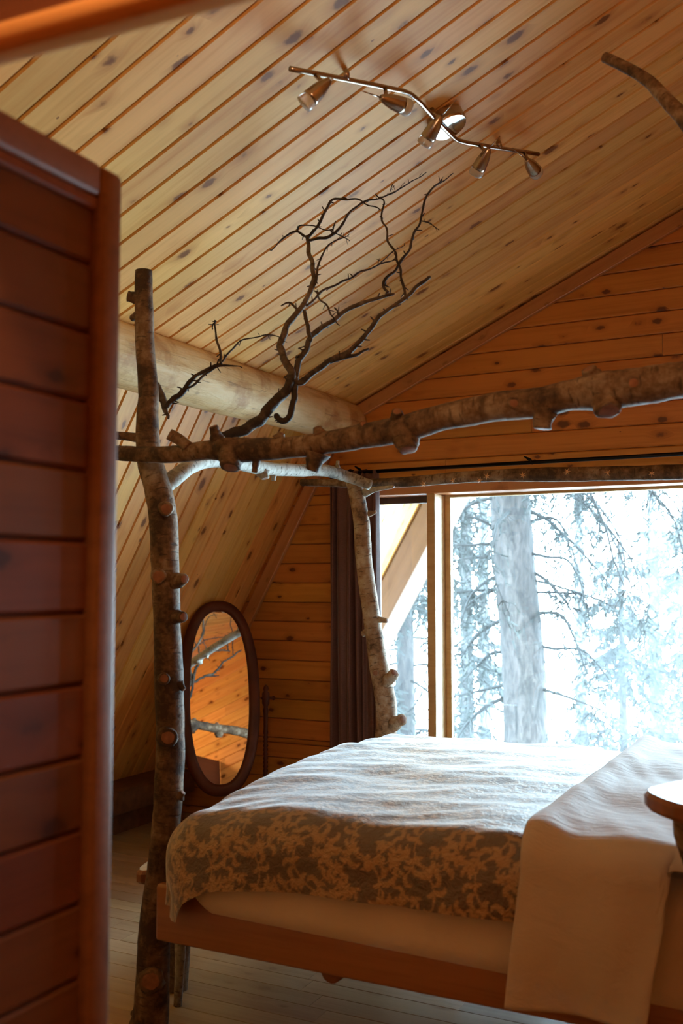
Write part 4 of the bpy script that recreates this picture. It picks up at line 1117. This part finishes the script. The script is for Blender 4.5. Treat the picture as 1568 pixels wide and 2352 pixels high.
for i, L in enumerate(hand):
    P = tl_px(L, [0.0] + [rg.uniform(-0.6, 0.3) * (k / len(L)) for k in range(1, len(L))])
    tube('branch', P, M_TWG, bigt, 7, 5, 0.1, i, True, 4)
    S = [tuple(s) for s in catmull(P, 5)]
    for s in S[4:]:
        for _ in range(2):
            T = grow(s[:3], (rg.gauss(0, 0.6), rg.gauss(0, 0.5), -0.5), rg.uniform(0.12, 0.55), 0.0048, rg, 6, 0.14, 0.3); tws.append(T)
            if rg.random() < 0.42: fols.append(T[1:])
tubes('twigs', tws, M_TWG, bigt, sides=3, per=1, tip=True)['kind'] = 'stuff'
sprays('needles', fols, M_NEED, bigt, rg, 46, 0.05)['kind'] = 'stuff'
# crown of the big tree above and drooping tips at the upper right of the pane
crown, cf, ct = [], [], []
for k in range(46):
    z = rg.uniform(1.95, 4.5); q = on_trunk(z); a = rg.uniform(0, 6.283)
    P = grow((q.x, q.y, q.z), (math.cos(a), math.sin(a), 0.1), rg.uniform(1.0, 2.6), 0.022, rg, 9, 0.13, 0.12); crown.append(P)
    for s in P[2:]:
        for _ in range(4):
            T = grow(s[:3], (rg.gauss(0, 0.6), rg.gauss(0, 0.6), -0.5), rg.uniform(0.2, 0.7), 0.005, rg, 6, 0.2, 0.25); ct.append(T)
            if rg.random() < 0.6: cf.append(T)
tubes('crown_branches', crown, M_TWG, bigt, sides=6, per=1, tip=True)['kind'] = 'stuff'
tubes('crown_twigs', ct, M_TWG, bigt, sides=3, per=1, tip=True)['kind'] = 'stuff'
sprays('crown_needles', cf, M_NEED, bigt, rg, 40, 0.05)['kind'] = 'stuff'

def at_px(x, Y): p = PY(x, 1335, Y); return (p.x, p.y, gz(p.x, p.y) - 0.05)
def hillside_tree(name, x, Y, top, r0, label, seed, nb, blen, need, per, size, bare=0.0):
    b = at_px(x, Y); h = top - b[2]
    return conifer(name, b, h, r0, label, seed, nb, blen, True, need, z0=max(1.0, -1.6 - b[2]), needs_per=per, size=size, bare=bare)
hillside_tree('spruce_tree', 930, 11.0, 5.5, 0.14, 'dense blue green spruce filling the narrow side window', 5, 95, 1.75, M_NEED, 40, 0.085)
hillside_tree('spruce_tree', 1070, 13.6, 6.4, 0.12, 'thin blue green spruce behind the left of the big trunk', 8, 60, 1.5, M_NEED, 26, 0.08, 0.35)
hillside_tree('spruce_tree', 1425, 15.5, 2.1, 0.10, 'small hazy blue spruce right of the big trunk', 12, 64, 1.7, M_NEED, 34, 0.09)
hillside_tree('young_tree', 1575, 17.5, 3.0, 0.13, 'pale yellow green tree at the right edge of the window', 17, 60, 1.9, M_NEED2, 28, 0.10)
hillside_tree('spruce_tree', 1500, 24.0, 11.5, 0.22, 'tall faint spruce far off in the haze at the right', 23, 50, 2.0, M_NEED, 12, 0.11, 0.4)
hillside_tree('spruce_tree', 1330, 27.0, 12.4, 0.24, 'faint distant spruce between the big trunk and small spruce', 29, 46, 1.9, M_NEED, 11, 0.11, 0.5)
hillside_tree('spruce_tree', 1110, 22.0, 9.5, 0.2, 'faint distant spruce just left of the big trunk', 31, 50, 1.9, M_NEED, 12, 0.10, 0.4)

# smoke haze hanging among the trees
def haze_mat(dens):
    w = NT('wood_smoke'); w.t.nodes.remove(w.b)
    vs = w.n('ShaderNodeVolumeScatter'); vs.inputs['Density'].default_value = dens; vs.inputs['Color'].default_value = (0.93, 0.96, 1.0, 1)
    w.l(vs.outputs[0], w.out.inputs['Volume']); return w.m
HAZE = 0.0058
if HAZE > 0:
    hz = box('smoke_haze', -30, 30, 7.2, 40, -6, 16, haze_mat(HAZE)); tag(hz, 'pale smoky haze drifting among the trees outside', 'haze'); hz['kind'] = 'stuff'
